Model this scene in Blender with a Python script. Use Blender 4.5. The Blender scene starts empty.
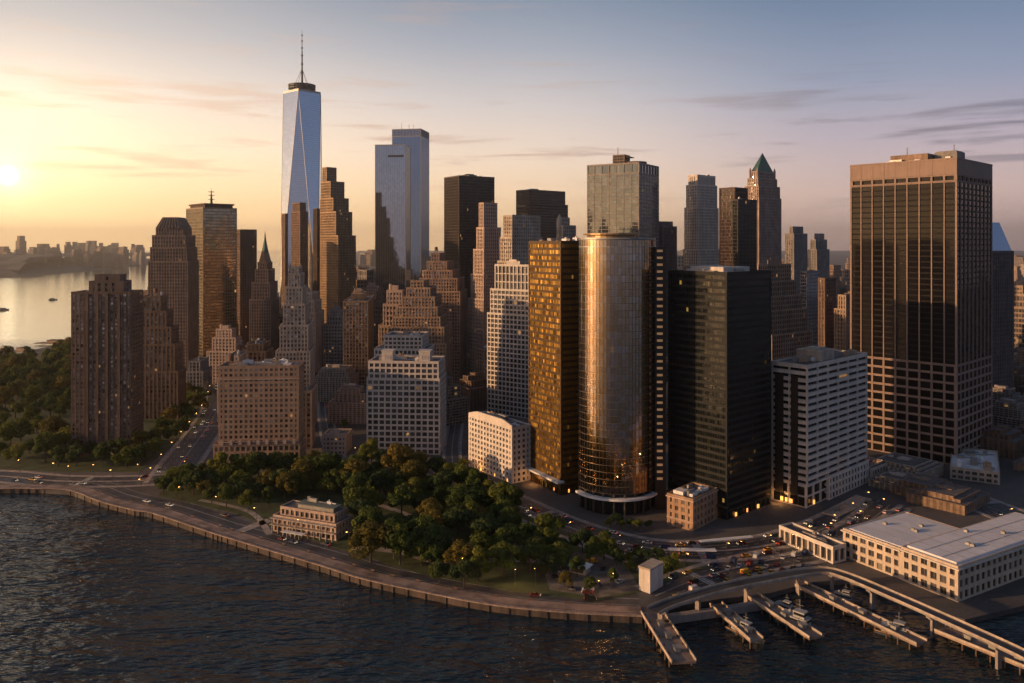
import bpy, bmesh, math, random
from math import sin, cos, pi, radians as R, sqrt, atan2, floor
from mathutils import Vector, Matrix
from mathutils.geometry import tessellate_polygon
random.seed(11)
S = bpy.context.scene
COL = S.collection
# ------------------------------------------------------------------ camera
CH, F, HY = 150.0, 800.0, 245.0            # camera height, focal length and horizon row (pixels)
cam = bpy.data.objects.new('camera', bpy.data.cameras.new('camera')); COL.objects.link(cam)
cam.location = (0, 0, CH); cam.rotation_euler = (pi/2, 0, 0)
cam.data.sensor_width = 36; cam.data.lens = F*36/1024; cam.data.shift_y = -(341.5-HY)/1024
cam.data.clip_start = 1; cam.data.clip_end = 90000
S.camera = cam
# ------------------------------------------------------------------ light
S.view_settings.view_transform = 'Standard'; S.view_settings.look = 'None'
S.view_settings.gamma = 1; S.view_settings.exposure = 0.14
S.cycles.use_denoising = True
S.cycles.max_bounces = 6; S.cycles.diffuse_bounces = 2; S.cycles.glossy_bounces = 3
S.cycles.volume_bounces = 0; S.cycles.transmission_bounces = 2; S.cycles.caustics_reflective = False
SUN_AZ, SUN_EL = R(-102), R(9.5)            # azimuth from +Y, clockwise; lamp set left of the drawn sun to light left faces
sun = bpy.data.objects.new('sun', bpy.data.lights.new('sun', 'SUN')); COL.objects.link(sun)
sun.data.energy = 5.0; sun.data.angle = R(0.6); sun.data.color = (1.0, 0.58, 0.28)
sdir = Vector((sin(SUN_AZ)*cos(SUN_EL), cos(SUN_AZ)*cos(SUN_EL), sin(SUN_EL)))
sun.rotation_euler = sdir.to_track_quat('Z', 'Y').to_euler()
W = bpy.data.worlds.new('World'); S.world = W; W.use_nodes = True
def build_world():
    nt = W.node_tree; N = nt.nodes; L = nt.links; N.clear()
    out = N.new('ShaderNodeOutputWorld')
    tc = N.new('ShaderNodeTexCoord')
    nrm = N.new('ShaderNodeVectorMath'); nrm.operation = 'NORMALIZE'; L.new(tc.outputs['Generated'], nrm.inputs[0])
    D = nrm.outputs[0]
    def dot(v):
        n = N.new('ShaderNodeVectorMath'); n.operation = 'DOT_PRODUCT'; L.new(D, n.inputs[0]); n.inputs[1].default_value = v; return n.outputs['Value']
    def m(op, a, b=None, clamp=False):
        n = N.new('ShaderNodeMath'); n.operation = op; n.use_clamp = clamp
        for i, q in enumerate((a, b)):
            if q is None: continue
            if isinstance(q, (int, float)): n.inputs[i].default_value = q
            else: L.new(q, n.inputs[i])
        return n.outputs[0]
    def ramp(fac, stops, interp='LINEAR'):
        n = N.new('ShaderNodeValToRGB'); n.color_ramp.interpolation = interp
        e = n.color_ramp.elements
        while len(e) < len(stops): e.new(0.5)
        for i, (p, c) in enumerate(stops): e[i].position = p; e[i].color = (*c, 1)
        L.new(fac, n.inputs[0]); return n.outputs[0]
    def mix(f, a, b, bt='MIX'):
        n = N.new('ShaderNodeMix'); n.data_type = 'RGBA'; n.blend_type = bt
        for s, q in ((n.inputs['Factor'], f), (n.inputs['A'], a), (n.inputs['B'], b)):
            if isinstance(q, (int, float)): s.default_value = q
            elif isinstance(q, tuple): s.default_value = (*q, 1)
            else: L.new(q, s)
        return n.outputs['Result']
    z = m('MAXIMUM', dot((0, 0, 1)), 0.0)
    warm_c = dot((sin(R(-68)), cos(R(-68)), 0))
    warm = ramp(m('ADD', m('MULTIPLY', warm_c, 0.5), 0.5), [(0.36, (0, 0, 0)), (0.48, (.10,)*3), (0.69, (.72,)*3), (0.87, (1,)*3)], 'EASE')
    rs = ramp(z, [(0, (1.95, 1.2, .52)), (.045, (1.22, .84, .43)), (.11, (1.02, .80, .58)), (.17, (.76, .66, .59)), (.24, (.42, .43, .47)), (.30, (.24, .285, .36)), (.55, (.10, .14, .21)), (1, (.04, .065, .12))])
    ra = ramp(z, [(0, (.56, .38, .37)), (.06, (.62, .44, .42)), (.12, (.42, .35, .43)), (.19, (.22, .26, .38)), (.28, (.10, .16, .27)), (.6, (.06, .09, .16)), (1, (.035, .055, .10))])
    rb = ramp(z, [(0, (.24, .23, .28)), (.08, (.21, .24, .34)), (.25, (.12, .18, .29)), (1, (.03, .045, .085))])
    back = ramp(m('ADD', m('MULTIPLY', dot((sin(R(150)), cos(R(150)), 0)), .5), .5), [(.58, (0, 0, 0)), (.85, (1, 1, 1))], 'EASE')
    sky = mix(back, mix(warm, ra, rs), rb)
    # thin streaky clouds
    mp = N.new('ShaderNodeMapping'); mp.inputs['Scale'].default_value = (2.2, 2.2, 26); L.new(D, mp.inputs[0])
    nz = N.new('ShaderNodeTexNoise'); nz.inputs['Scale'].default_value = 2.3; nz.inputs['Detail'].default_value = 8; nz.inputs['Roughness'].default_value = .55
    nz.inputs['Distortion'].default_value = .25
    L.new(mp.outputs[0], nz.inputs['Vector'])
    cl = ramp(nz.outputs['Fac'], [(.53, (0, 0, 0)), (.70, (1, 1, 1))], 'EASE')
    band = ramp(z, [(0.02, (0, 0, 0)), (.075, (.5,)*3), (.13, (.8,)*3), (.17, (.5,)*3), (.24, (.15,)*3), (.34, (.3,)*3)])
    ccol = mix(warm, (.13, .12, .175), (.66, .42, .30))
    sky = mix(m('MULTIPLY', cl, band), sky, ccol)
    # the low sun and its glow, where the photograph shows it
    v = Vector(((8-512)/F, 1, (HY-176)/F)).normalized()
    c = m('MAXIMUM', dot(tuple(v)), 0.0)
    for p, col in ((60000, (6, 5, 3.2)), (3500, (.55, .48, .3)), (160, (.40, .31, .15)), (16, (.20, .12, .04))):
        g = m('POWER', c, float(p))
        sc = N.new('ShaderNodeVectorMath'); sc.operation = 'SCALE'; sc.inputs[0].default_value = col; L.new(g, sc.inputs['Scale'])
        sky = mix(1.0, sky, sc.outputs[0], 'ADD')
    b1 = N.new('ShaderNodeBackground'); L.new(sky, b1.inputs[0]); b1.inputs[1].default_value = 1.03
    st = N.new('ShaderNodeTexSky'); st.sky_type = 'NISHITA'; st.sun_disc = False
    st.sun_elevation = SUN_EL; st.sun_rotation = SUN_AZ; st.air_density = 1.0; st.dust_density = 2.0
    b2 = N.new('ShaderNodeBackground'); L.new(st.outputs[0], b2.inputs[0]); b2.inputs[1].default_value = 0.012
    ad = N.new('ShaderNodeAddShader'); L.new(b1.outputs[0], ad.inputs[0]); L.new(b2.outputs[0], ad.inputs[1])
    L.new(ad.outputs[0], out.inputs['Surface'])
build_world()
HAZE_DENSITY = 6.5e-5

# ------------------------------------------------------------------ helpers
def G(px, py, z=0.0):                       # the ground point seen at a pixel, used to survey positions
    d = (CH-z)*F/(py-HY); return Vector(((px-512)/F*d, d))
def HT(py, d): return CH + (HY-py)*d/F
def tag(o, label=None, cat=None, group=None, kind=None):
    if label: o['label'] = label
    if cat: o['category'] = cat
    if group: o['group'] = group
    if kind: o['kind'] = kind
    return o
def empty(name, loc, rz=0):
    o = bpy.data.objects.new(name, None); COL.objects.link(o); o.location = loc; o.rotation_euler = (0, 0, rz); o.empty_display_size = 1; return o
class MB:
    def __init__(s): s.v = []; s.f = []; s.uv = []; s.smooth = False
    def quad(s, a, b, c, d, uv=None):
        n = len(s.v); s.v += [a, b, c, d]; s.f.append((n, n+1, n+2, n+3)); s.uv += uv or [(0, 0)]*4
    def tri(s, a, b, c, uv=None):
        n = len(s.v); s.v += [a, b, c]; s.f.append((n, n+1, n+2)); s.uv += uv or [(0, 0)]*3
    def box(s, x0, x1, y0, y1, z0, z1, bottom=True):
        if x0 > x1: x0, x1 = x1, x0
        if y0 > y1: y0, y1 = y1, y0
        n = len(s.v)
        s.v += [(x0,y0,z0),(x1,y0,z0),(x1,y1,z0),(x0,y1,z0),(x0,y0,z1),(x1,y0,z1),(x1,y1,z1),(x0,y1,z1)]
        fs = [(4,5,6,7),(0,1,5,4),(1,2,6,5),(2,3,7,6),(3,0,4,7)] + ([(0,3,2,1)] if bottom else [])
        for f in fs: s.f.append(tuple(n+i for i in f)); s.uv += [(0,0),(1,0),(1,1),(0,1)]
    def obox(s, c, ux, hw, hn, z0, z1):      # box centred c=(x,y), unit axis ux along, half sizes
        uy = (-ux[1], ux[0]); n = len(s.v)
        P = [(c[0]+a*ux[0]*hw+b*uy[0]*hn, c[1]+a*ux[1]*hw+b*uy[1]*hn) for a, b in ((-1,-1),(1,-1),(1,1),(-1,1))]
        s.v += [(p[0],p[1],z0) for p in P]+[(p[0],p[1],z1) for p in P]
        for f in [(4,5,6,7),(0,1,5,4),(1,2,6,5),(2,3,7,6),(3,0,4,7),(0,3,2,1)]: s.f.append(tuple(n+i for i in f)); s.uv += [(0,0),(1,0),(1,1),(0,1)]
    def prism(s, pts, z0, z1, caps=True):    # CCW outline
        n = len(pts)
        for i in range(n):
            a, b = pts[i], pts[(i+1) % n]
            s.quad((a[0],a[1],z0),(b[0],b[1],z0),(b[0],b[1],z1),(a[0],a[1],z1))
        if caps:
            for t in tessellate_polygon([[Vector((p[0],p[1],0)) for p in pts]]):
                a, b, c = (pts[i] for i in t)
                if (b[0]-a[0])*(c[1]-a[1])-(b[1]-a[1])*(c[0]-a[0]) < 0: b, c = c, b
                s.tri((a[0],a[1],z1),(b[0],b[1],z1),(c[0],c[1],z1)); s.tri((a[0],a[1],z0),(c[0],c[1],z0),(b[0],b[1],z0))
    def loft(s, A, B):                       # two rings of 3-D points of equal length
        n = len(A)
        for i in range(n): s.quad(A[i], A[(i+1) % n], B[(i+1) % n], B[i])
    def cyl(s, x, y, z0, z1, r0, r1=None, n=10, cap=True):
        r1 = r0 if r1 is None else r1
        A = [(x+r0*cos(2*pi*i/n), y+r0*sin(2*pi*i/n), z0) for i in range(n)]
        B = [(x+r1*cos(2*pi*i/n), y+r1*sin(2*pi*i/n), z1) for i in range(n)]
        if r1 < 1e-4:
            for i in range(n): s.tri(A[i], A[(i+1) % n], (x, y, z1))
        else:
            s.loft(A, B)
            if cap:
                k = len(s.v); s.v += B; s.f.append(tuple(range(k, k+n))); s.uv += [(0,0)]*n
    def beam(s, p, q, r):
        p = Vector(p); q = Vector(q); d = (q-p).normalized(); u = d.orthogonal().normalized(); w = d.cross(u)
        A = [tuple(p+r*(a*u+b*w)) for a, b in ((-1,-1),(1,-1),(1,1),(-1,1))]; B = [tuple(q+r*(a*u+b*w)) for a, b in ((-1,-1),(1,-1),(1,1),(-1,1))]
        s.loft(A, B); s.quad(*B); s.quad(*A[::-1])
    def mesh(s, name, mat, smooth=False):
        me = bpy.data.meshes.new(name); me.from_pydata(s.v, [], s.f)
        if len(s.uv) == len(me.loops):
            l = me.uv_layers.new(name='UVMap'); flat = []
            for u in s.uv: flat += u
            l.data.foreach_set('uv', flat)
        for m_ in (mat if isinstance(mat, (list, tuple)) else [mat]): me.materials.append(m_)
        if smooth: me.polygons.foreach_set('use_smooth', [True]*len(me.polygons))
        me.update(); return me
    def build(s, name, mat, parent=None, smooth=False):
        if not s.f: return None
        return link(name, s.mesh(name, mat, smooth), parent)
def link(name, me, parent=None):
    o = bpy.data.objects.new(name, me); COL.objects.link(o)
    if parent is not None: o.parent = parent
    return o

# ------------------------------------------------------------------ materials
def mat_new(name):
    m = bpy.data.materials.new(name); m.use_nodes = True; nt = m.node_tree
    return m, nt, nt.nodes, nt.links, nt.nodes['Principled BSDF']
def rampn(N, L, fac, stops):
    n = N.new('ShaderNodeValToRGB'); e = n.color_ramp.elements
    while len(e) < len(stops): e.new(0.5)
    for i, (p, c) in enumerate(stops): e[i].position = p; e[i].color = (*c, 1)
    L.new(fac, n.inputs[0]); return n
def noise(N, L, vec, scale, detail=4, rough=.55):
    n = N.new('ShaderNodeTexNoise'); n.inputs['Scale'].default_value = scale; n.inputs['Detail'].default_value = detail; n.inputs['Roughness'].default_value = rough
    L.new(vec, n.inputs['Vector']); return n.outputs['Fac']
_walls = {}
def wall(col, rough=.85, var=.35, metal=0.0):
    k = (col, rough, var, metal)
    if k in _walls: return _walls[k]
    m, nt, N, L, b = mat_new('masonry')
    tc = N.new('ShaderNodeTexCoord'); o = tc.outputs['Object']
    mp = N.new('ShaderNodeMapping'); mp.inputs['Scale'].default_value = (.5, .5, .035); L.new(o, mp.inputs[0])
    a = noise(N, L, mp.outputs[0], 1.0, 5); c = noise(N, L, o, .09, 4)
    mx = N.new('ShaderNodeMath'); mx.operation = 'MULTIPLY'; L.new(a, mx.inputs[0]); L.new(c, mx.inputs[1])
    lo = tuple(x*(1-var) for x in col); hi = tuple(min(1, x*(1+var)) for x in col)
    r = rampn(N, L, mx.outputs[0], [(.12, lo), (.42, hi)]); L.new(r.outputs[0], b.inputs['Base Color'])
    b.inputs['Roughness'].default_value = rough; b.inputs['Metallic'].default_value = metal
    _walls[k] = m; return m
def plain(name, col, rough=.7, metal=0.0, emit=0, var=.25, scale=.6):
    m, nt, N, L, b = mat_new(name)
    if emit:
        b.inputs['Base Color'].default_value = (*col, 1); b.inputs['Emission Color'].default_value = (*col, 1); b.inputs['Emission Strength'].default_value = emit
    else:
        tc = N.new('ShaderNodeTexCoord'); f = noise(N, L, tc.outputs['Object'], scale, 5)
        r = rampn(N, L, f, [(.3, tuple(x*(1-var) for x in col)), (.7, tuple(min(1, x*(1+var)) for x in col))]); L.new(r.outputs[0], b.inputs['Base Color'])
    b.inputs['Roughness'].default_value = rough; b.inputs['Metallic'].default_value = metal
    return m
def glass(name, tint, metal=.6, rough=.12, lit=.03, tilt=.03, dark=.45, litc=(1, .5, .17), lite=.6, sub=(1, 1), glint=None, grough=.36, gmix=.3):
    m, nt, N, L, b = mat_new(name)
    uv = N.new('ShaderNodeUVMap'); oi = N.new('ShaderNodeObjectInfo')
    ml = N.new('ShaderNodeVectorMath'); ml.operation = 'MULTIPLY'; ml.inputs[1].default_value = (sub[0], sub[1], 1); L.new(uv.outputs[0], ml.inputs[0])
    fl = N.new('ShaderNodeVectorMath'); fl.operation = 'FLOOR'; L.new(ml.outputs[0], fl.inputs[0])
    sc = N.new('ShaderNodeMath'); sc.operation = 'MULTIPLY'; sc.inputs[1].default_value = 731.0; L.new(oi.outputs['Random'], sc.inputs[0])
    cx = N.new('ShaderNodeCombineXYZ'); L.new(sc.outputs[0], cx.inputs['Z'])
    ad = N.new('ShaderNodeVectorMath'); L.new(fl.outputs[0], ad.inputs[0]); L.new(cx.outputs[0], ad.inputs[1])
    wn = N.new('ShaderNodeTexWhiteNoise'); wn.noise_dimensions = '3D'; L.new(ad.outputs[0], wn.inputs['Vector'])
    r = rampn(N, L, wn.outputs['Value'], [(0, tuple(x*dark for x in tint)), (.75, tint), (1, tuple(min(1, x*(1+.7*(1-dark))) for x in tint))])
    L.new(r.outputs[0], b.inputs['Base Color'])
    b.inputs['Metallic'].default_value = metal; b.inputs['Roughness'].default_value = rough
    # every pane hangs a fraction of a degree off true, so its reflection breaks up
    s1 = N.new('ShaderNodeVectorMath'); s1.operation = 'SUBTRACT'; L.new(wn.outputs['Color'], s1.inputs[0]); s1.inputs[1].default_value = (.5, .5, .5)
    s2 = N.new('ShaderNodeVectorMath'); s2.operation = 'SCALE'; L.new(s1.outputs[0], s2.inputs[0]); s2.inputs['Scale'].default_value = tilt
    ge = N.new('ShaderNodeNewGeometry'); s3 = N.new('ShaderNodeVectorMath'); L.new(ge.outputs['Normal'], s3.inputs[0]); L.new(s2.outputs[0], s3.inputs[1])
    s4 = N.new('ShaderNodeVectorMath'); s4.operation = 'NORMALIZE'; L.new(s3.outputs[0], s4.inputs[0]); L.new(s4.outputs[0], b.inputs['Normal'])
    if lit > 0:
        sp = N.new('ShaderNodeSeparateColor'); L.new(wn.outputs['Color'], sp.inputs[0])
        g = N.new('ShaderNodeMath'); g.operation = 'GREATER_THAN'; g.inputs[1].default_value = 1-lit; L.new(sp.outputs[1], g.inputs[0])
        g2 = N.new('ShaderNodeMath'); g2.operation = 'MULTIPLY'; L.new(g.outputs[0], g2.inputs[0]); L.new(sp.outputs[2], g2.inputs[1])
        g3 = N.new('ShaderNodeMath'); g3.operation = 'MULTIPLY'; L.new(g2.outputs[0], g3.inputs[0]); g3.inputs[1].default_value = lite
        b.inputs['Emission Color'].default_value = (*litc, 1); L.new(g3.outputs[0], b.inputs['Emission Strength'])
    if glint:                                # added rough lobe; its gold colour stands in for the low sun's glint
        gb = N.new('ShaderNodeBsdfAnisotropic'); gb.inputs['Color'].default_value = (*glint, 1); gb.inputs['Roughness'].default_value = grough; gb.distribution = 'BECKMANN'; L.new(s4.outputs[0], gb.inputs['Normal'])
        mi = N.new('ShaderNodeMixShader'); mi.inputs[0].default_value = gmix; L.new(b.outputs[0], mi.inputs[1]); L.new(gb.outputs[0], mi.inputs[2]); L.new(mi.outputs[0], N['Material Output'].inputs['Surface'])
    return m
GL_OLD = glass('old_window_glass', (.12, .115, .12), .5, .15, .015, .08, .35, lite=.35)
GL_HOME = glass('home_window_glass', (.40, .32, .26), .7, .16, .02, .10, .15, lite=.35)
GL_DARK = glass('black_glass', (.025, .027, .03), .55, .12, .006, .03)
GL_GREEN = glass('dark_green_glass', (.010, .014, .015), .2, .12, .006, .06, litc=(1, .6, .12), lite=.3)
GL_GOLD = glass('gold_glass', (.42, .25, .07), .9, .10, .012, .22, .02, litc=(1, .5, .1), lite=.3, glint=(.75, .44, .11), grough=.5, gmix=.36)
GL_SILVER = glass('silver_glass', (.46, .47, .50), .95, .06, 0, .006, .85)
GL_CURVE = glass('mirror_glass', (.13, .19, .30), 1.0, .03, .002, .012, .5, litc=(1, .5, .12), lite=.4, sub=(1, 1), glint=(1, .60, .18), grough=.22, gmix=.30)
GL_BLUE = glass('blue_glass', (.19, .27, .40), .9, .07, 0, .007, .85)
GL_WTC = glass('pale_blue_glass', (.52, .58, .69), .95, .08, .0, .004, .95)
GL_TEAL = glass('teal_glass', (.15, .17, .18), .75, .08, .012, .02, .75, litc=(1, .8, .3), lite=.2, sub=(3, 1))
GL_BLACK = glass('unlit_black_glass', (.012, .011, .011), .0, .06, .0, .01, .5)
GL_BLACK.node_tree.nodes['Principled BSDF'].inputs['IOR'].default_value = 1.25
GL_FAR = glass('far_glass', (.10, .09, .09), .5, .2, .03, .06, .4, lite=.5)
ROOF = plain('gravel_roof', (.11, .10, .10), .95, scale=.15, var=.5)
ROOFL = plain('pale_roof', (.66, .64, .65), .8, scale=.06, var=.12)
METAL = plain('grey_metal', (.30, .29, .28), .5, .6)
DMETAL = plain('dark_metal', (.05, .05, .05), .5, .5)
WHITE = plain('white_paint', (.72, .70, .68), .6, var=.08)
TANKW = plain('tank_wood', (.14, .08, .05), .9)
LAMPG = plain('lamp_glow', (1, .50, .14), emit=14)
COPPER = plain('green_copper', (.05, .125, .10), .6, .2, scale=.4)

# ------------------------------------------------------------------ buildings
def ST(fh=3.8, bay=4.0, pw=1.2, sh=1.3, dp=.7, ep=0.0, es=.25, cw=None, bay2=None, pw2=None):
    return dict(fh=fh, bay=bay, pw=pw, sh=sh, dp=dp, ep=ep, es=es, cw=cw or max(pw, 1.0), bay2=bay2 or bay, pw2=pw2 or pw)
def tier(P, x0, x1, y0, y1, z0, z1, st, parapet=1.1, ground=False):
    """one box-shaped storey block: window core, floor bands all round, piers between windows, roof deck and parapet"""
    wl, gl = P['wall'], P['glaz']; dp = st['dp']; W_ = x1-x0; Dp = y1-y0
    nx = max(1, round(W_/st['bay'])); ny = max(1, round(Dp/st['bay2'])); nf = max(1, round((z1-z0)/st['fh']))
    a0, a1, b0, b1 = x0+dp, x1-dp, y0+dp, y1-dp; fz = (z1-z0)/nf; h0 = random.randint(0, 50)*97
    zt = z1-.4
    for (p, q, n, sh) in (((a0,b0),(a1,b0),nx,0), ((a1,b0),(a1,b1),ny,nx), ((a1,b1),(a0,b1),nx,nx+ny), ((a0,b1),(a0,b0),ny,2*nx+ny)):
        gl.quad((*p,z0),(*q,z0),(*q,zt),(*p,zt),[(h0+sh+.01,0),(h0+sh+n-.01,0),(h0+sh+n-.01,nf-.01),(h0+sh,nf-.01)])
    e = st['es']; s2 = st['sh']
    for k in range(nf+1):
        zc = z0+k*fz
        lo, hi = (z0-.3, z0+s2*.5) if k == 0 else ((z1-s2*.5-.2, z1) if k == nf else (zc-s2*.5, zc+s2*.5))
        wl.box(x0+e, x1-e, y0+e, y1-e, lo, hi, bottom=True)
    ep = st['ep']
    for n, pw, u0, u1, ax in ((nx, st['pw'], x0, x1, 0), (ny, st['pw2'], y0, y1, 1)):
        if pw <= 0: continue
        for i in range(1, n):
            c = u0+(u1-u0)*i/n
            if ax == 0:
                wl.box(c-pw/2, c+pw/2, y0+ep, y0+dp+.1, z0-.2, z1-.05); wl.box(c-pw/2, c+pw/2, y1-dp-.1, y1-ep, z0-.2, z1-.05)
            else:
                wl.box(x0+ep, x0+dp+.1, c-pw/2, c+pw/2, z0-.2, z1-.05); wl.box(x1-dp-.1, x1-ep, c-pw/2, c+pw/2, z0-.2, z1-.05)
    cw = st['cw']
    for (cx, cy) in ((x0, y0), (x1-cw, y0), (x0, y1-cw), (x1-cw, y1-cw)):
        i_ = ep if ep < e else e+.02
        wl.box(max(cx, x0+i_), min(cx+cw, x1-i_), max(cy, y0+i_), min(cy+cw, y1-i_), z0-.22, z1-.04)
    if parapet:
        t = .45; i_ = .02
        wl.box(x0-i_, x1+i_, y0-i_, y0+t, z1-.6, z1+parapet); wl.box(x0-i_, x1+i_, y1-t, y1+i_, z1-.6, z1+parapet)
        wl.box(x0-i_, x0+t, y0+t, y1-t, z1-.6, z1+parapet-.01); wl.box(x1-t, x1+i_, y0+t, y1-t, z1-.6, z1+parapet-.01)
    P['roof'].box(x0+.46, x1-.46, y0+.46, y1-.46, z1+.01, z1+.12)
    # window cells facing the camera, for individual windows
    for i in range(nx):
        for k in range(nf): P['cells'].append((z0+(k+.5)*fz+.0, x0+W_*(i+.5)/nx, b0-.06, 0, W_/nx-st['pw'], fz-s2))
    for i in range(ny):
        for k in range(nf): P['cells'].append((z0+(k+.5)*fz+.0, a1+.06, y0+Dp*(i+.5)/ny, 1, Dp/ny-st['pw2'], fz-s2))
def newP(): return dict(wall=MB(), glaz=MB(), roof=MB(), cells=[])
def clutter(x0, x1, y0, y1, z, root, n=4, tank=0, mat=None, sc=1.0):
    w, d = x1-x0, y1-y0; n = int(n*1.8)
    for i in range(n):
        a = MB()
        bw, bd, bh = random.uniform(.05, .22)*w, random.uniform(.06, .22)*d, random.uniform(.8, 3.2)*sc
        cx, cy = random.uniform(x0+bw/2+1, x1-bw/2-1), random.uniform(y0+bd/2+1, y1-bd/2-1)
        if bw < .8 or bd < .8: continue
        a.box(cx-bw/2, cx+bw/2, cy-bd/2, cy+bd/2, z+.1+i*.013, z+bh+i*.01)
        if i % 2: a.cyl(cx, cy, z+bh, z+bh+.9, min(bw, bd)*.3, n=8)
        a.beam((cx+bw/2-.1, cy, z+.5), (min(x1-1, cx+bw/2+w*.2), cy, z+.5), .22)
        a.build('roof_unit', mat or [METAL, ROOFL, GREY, TAN][i % 4], root)
    for i in range(tank):
        t = MB(); cx, cy = random.uniform(x0+4, x1-4), random.uniform(y0+4, y1-4)
        for sx in (-1, 1):
            for sy in (-1, 1): t.beam((cx+sx*1.2, cy+sy*1.2, z+.1), (cx+sx*1.2, cy+sy*1.2, z+3.2), .12)
        t.cyl(cx, cy, z+3.2, z+6.6, 2.0, 1.9, 12); t.cyl(cx, cy, z+6.6, z+8, 2.1, 0, 12); t.build('water_tank', TANKW, root)
_win = {}
def add_windows(P, root, gl, nmax=100, frame=None):
    cells = sorted(P['cells'], key=lambda c: (-round(c[0], 1), c[3]))
    front = [c for c in cells if c[3] == 0]; side = [c for c in cells if c[3] == 1]
    pick = front[:nmax*3//4]; pick += side[:nmax-len(pick)]
    for (z, x, y, ax, w, h) in pick:
        w = round(w, 1); h = round(h, 1)
        if w < .4 or h < .4: continue
        k = (gl.name, w, h)
        if k not in _win:
            m = MB(); f = .09; m.quad((-w/2, 0, -h/2), (w/2, 0, -h/2), (w/2, 0, h/2), (-w/2, 0, h/2), [(.3, .3)]*4)
            q = MB(); q.box(-w/2, w/2, -.08, -.01, -h/2, -h/2+f); q.box(-w/2, w/2, -.08, -.01, h/2-f, h/2); q.box(-.04, .04, -.07, -.01, -h/2+f, h/2-f)
            n0 = len(m.v); nf = len(m.f); m.v += q.v; m.f += [tuple(i+n0 for i in f_) for f_ in q.f]; m.uv += q.uv
            me = m.mesh('window', [gl, METAL]); me.polygons.foreach_set('material_index', [0]*nf+[1]*(len(m.f)-nf)); _win[k] = me
        o = link('window', _win[k], root); o.location = (x, y, z); o.rotation_euler = (0, 0, 0 if ax == 0 else pi/2)
FOOT = []; NAMED = [(280, 322, 1480), (579, 664, 455)]
def place(pl, pc, pr, D, th, wl=None, wr=None):
    t = R(th); xc = (pc-512)/F*D
    tl, tr = (pl-512)/F, (pr-512)/F
    if wl is None: wl = (xc-tl*D)/(cos(t)+tl*sin(t))
    if wr is None: wr = (tr*D-xc)/(sin(t)-tr*cos(t))
    ex, ey = (cos(t), -sin(t)), (sin(t), cos(t))
    cx = xc-ex[0]*wl/2+ey[0]*wr/2; cy = D-ex[1]*wl/2+ey[1]*wr/2
    FOOT.append((cx, cy, .5*max(wl, wr)+4, wl, wr, t)); NAMED.append((pl, max(pr, pc+(wr/D*F*.15)), D))
    return cx, cy, wl, wr, -t
def finish(P, root, wm, gm, roof=ROOF, wins=0, gname='glazing'):
    P['wall'].build('wall', wm, root)
    g = P['glaz'].build(gname, gm, root)
    if wins: g.name = 'window'; g['kind'] = 'stuff'; add_windows(P, root, gm, wins)
    P['roof'].build('roof', roof, root)
def bld(name, label, cat, pos, D, th, tiers, st, wm, gm, wl=None, wr=None, wins=0, clut=3, tank=0, roof=ROOF, pent=None, group=None, parapet=1.1):
    """pos = pixel columns of left edge, near corner, right edge; tiers = (row of its top, insets left,right,front,back in pixels)"""
    cx, cy, W_, Dp, rz = place(*pos, D, th, wl, wr)
    root = empty(name, (cx, cy, 0), rz); tag(root, label, cat, group)
    P = newP(); k = D/F; z = 0.0
    for i, tr in enumerate(tiers):
        y, l, r, f, b = tr[:5]; s_ = tr[5] if len(tr) > 5 else st
        z1 = HT(y, D); x0, x1, y0, y1 = -W_/2+l*k, W_/2-r*k, -Dp/2+f*k, Dp/2-b*k
        tier(P, x0, x1, y0, y1, z, z1, s_, parapet); z = z1
    finish(P, root, wm, gm, roof, wins)
    if pent:
        q = MB(); hx, hy = (x1-x0)*pent[0]/2, (y1-y0)*pent[1]/2; mx, my = (x0+x1)/2+(x1-x0)*(pent[3] if len(pent) > 3 else 0), (y0+y1)/2; ph = pent[2]
        q.box(mx-hx, mx+hx, my-hy, my+hy, z+.1, z+ph); q.box(mx-hx*.6, mx+hx*.5, my-hy*.6, my+hy*.7, z+ph, z+ph*1.35)
        n = int(hx*2/1.5)
        for i in range(n): q.box(mx-hx+(i+.3)*1.5, mx-hx+(i+.6)*1.5, my-hy-.15, my-hy, z+.8, z+ph-.5)
        q.build('penthouse', wm, root)
    if clut: clutter(x0+1.5, x1-1.5, y0+1.5, y1-1.5, z+.1, root, clut, tank)
    return root, (x0, x1, y0, y1, z)
def mast(root, x, y, z, h, r=.5, mat=METAL, name='antenna'):
    a = MB(); a.cyl(x, y, z, z+h*.5, r, r*.6, 8); a.cyl(x, y, z+h*.5, z+h, r*.5, .05, 8)
    for i in (.3, .55, .75): a.cyl(x, y, z+h*i, z+h*i+.5, r*2.2, r*2.2, 8)
    a.build(name, mat, root)
BROWN = wall((.145, .09, .062)); BRICK = wall((.225, .15, .105)); TAN = wall((.33, .235, .17)); STONE = wall((.40, .33, .27))
WSTONE = wall((.56, .50, .45), var=.18); DBROWN = wall((.075, .05, .04)); CONC = wall((.27, .23, .21), var=.3); GREY = wall((.24, .22, .21))
BLACKW = wall((.025, .022, .02), .5, .2, .4); GREENW = wall((.005, .007, .008), .8, .2); GOLDW = wall((.07, .038, .012), .5, .3, .3); PINK = wall((.42, .31, .25), var=.2)
OLD = ST(3.7, 3.6, 1.5, 1.6, .6); PUNCH = ST(3.6, 3.4, 1.6, 1.7, .5, 0, .02); VERT = ST(3.9, 3.0, 1.3, 1.5, .8, 0, .45)

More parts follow.
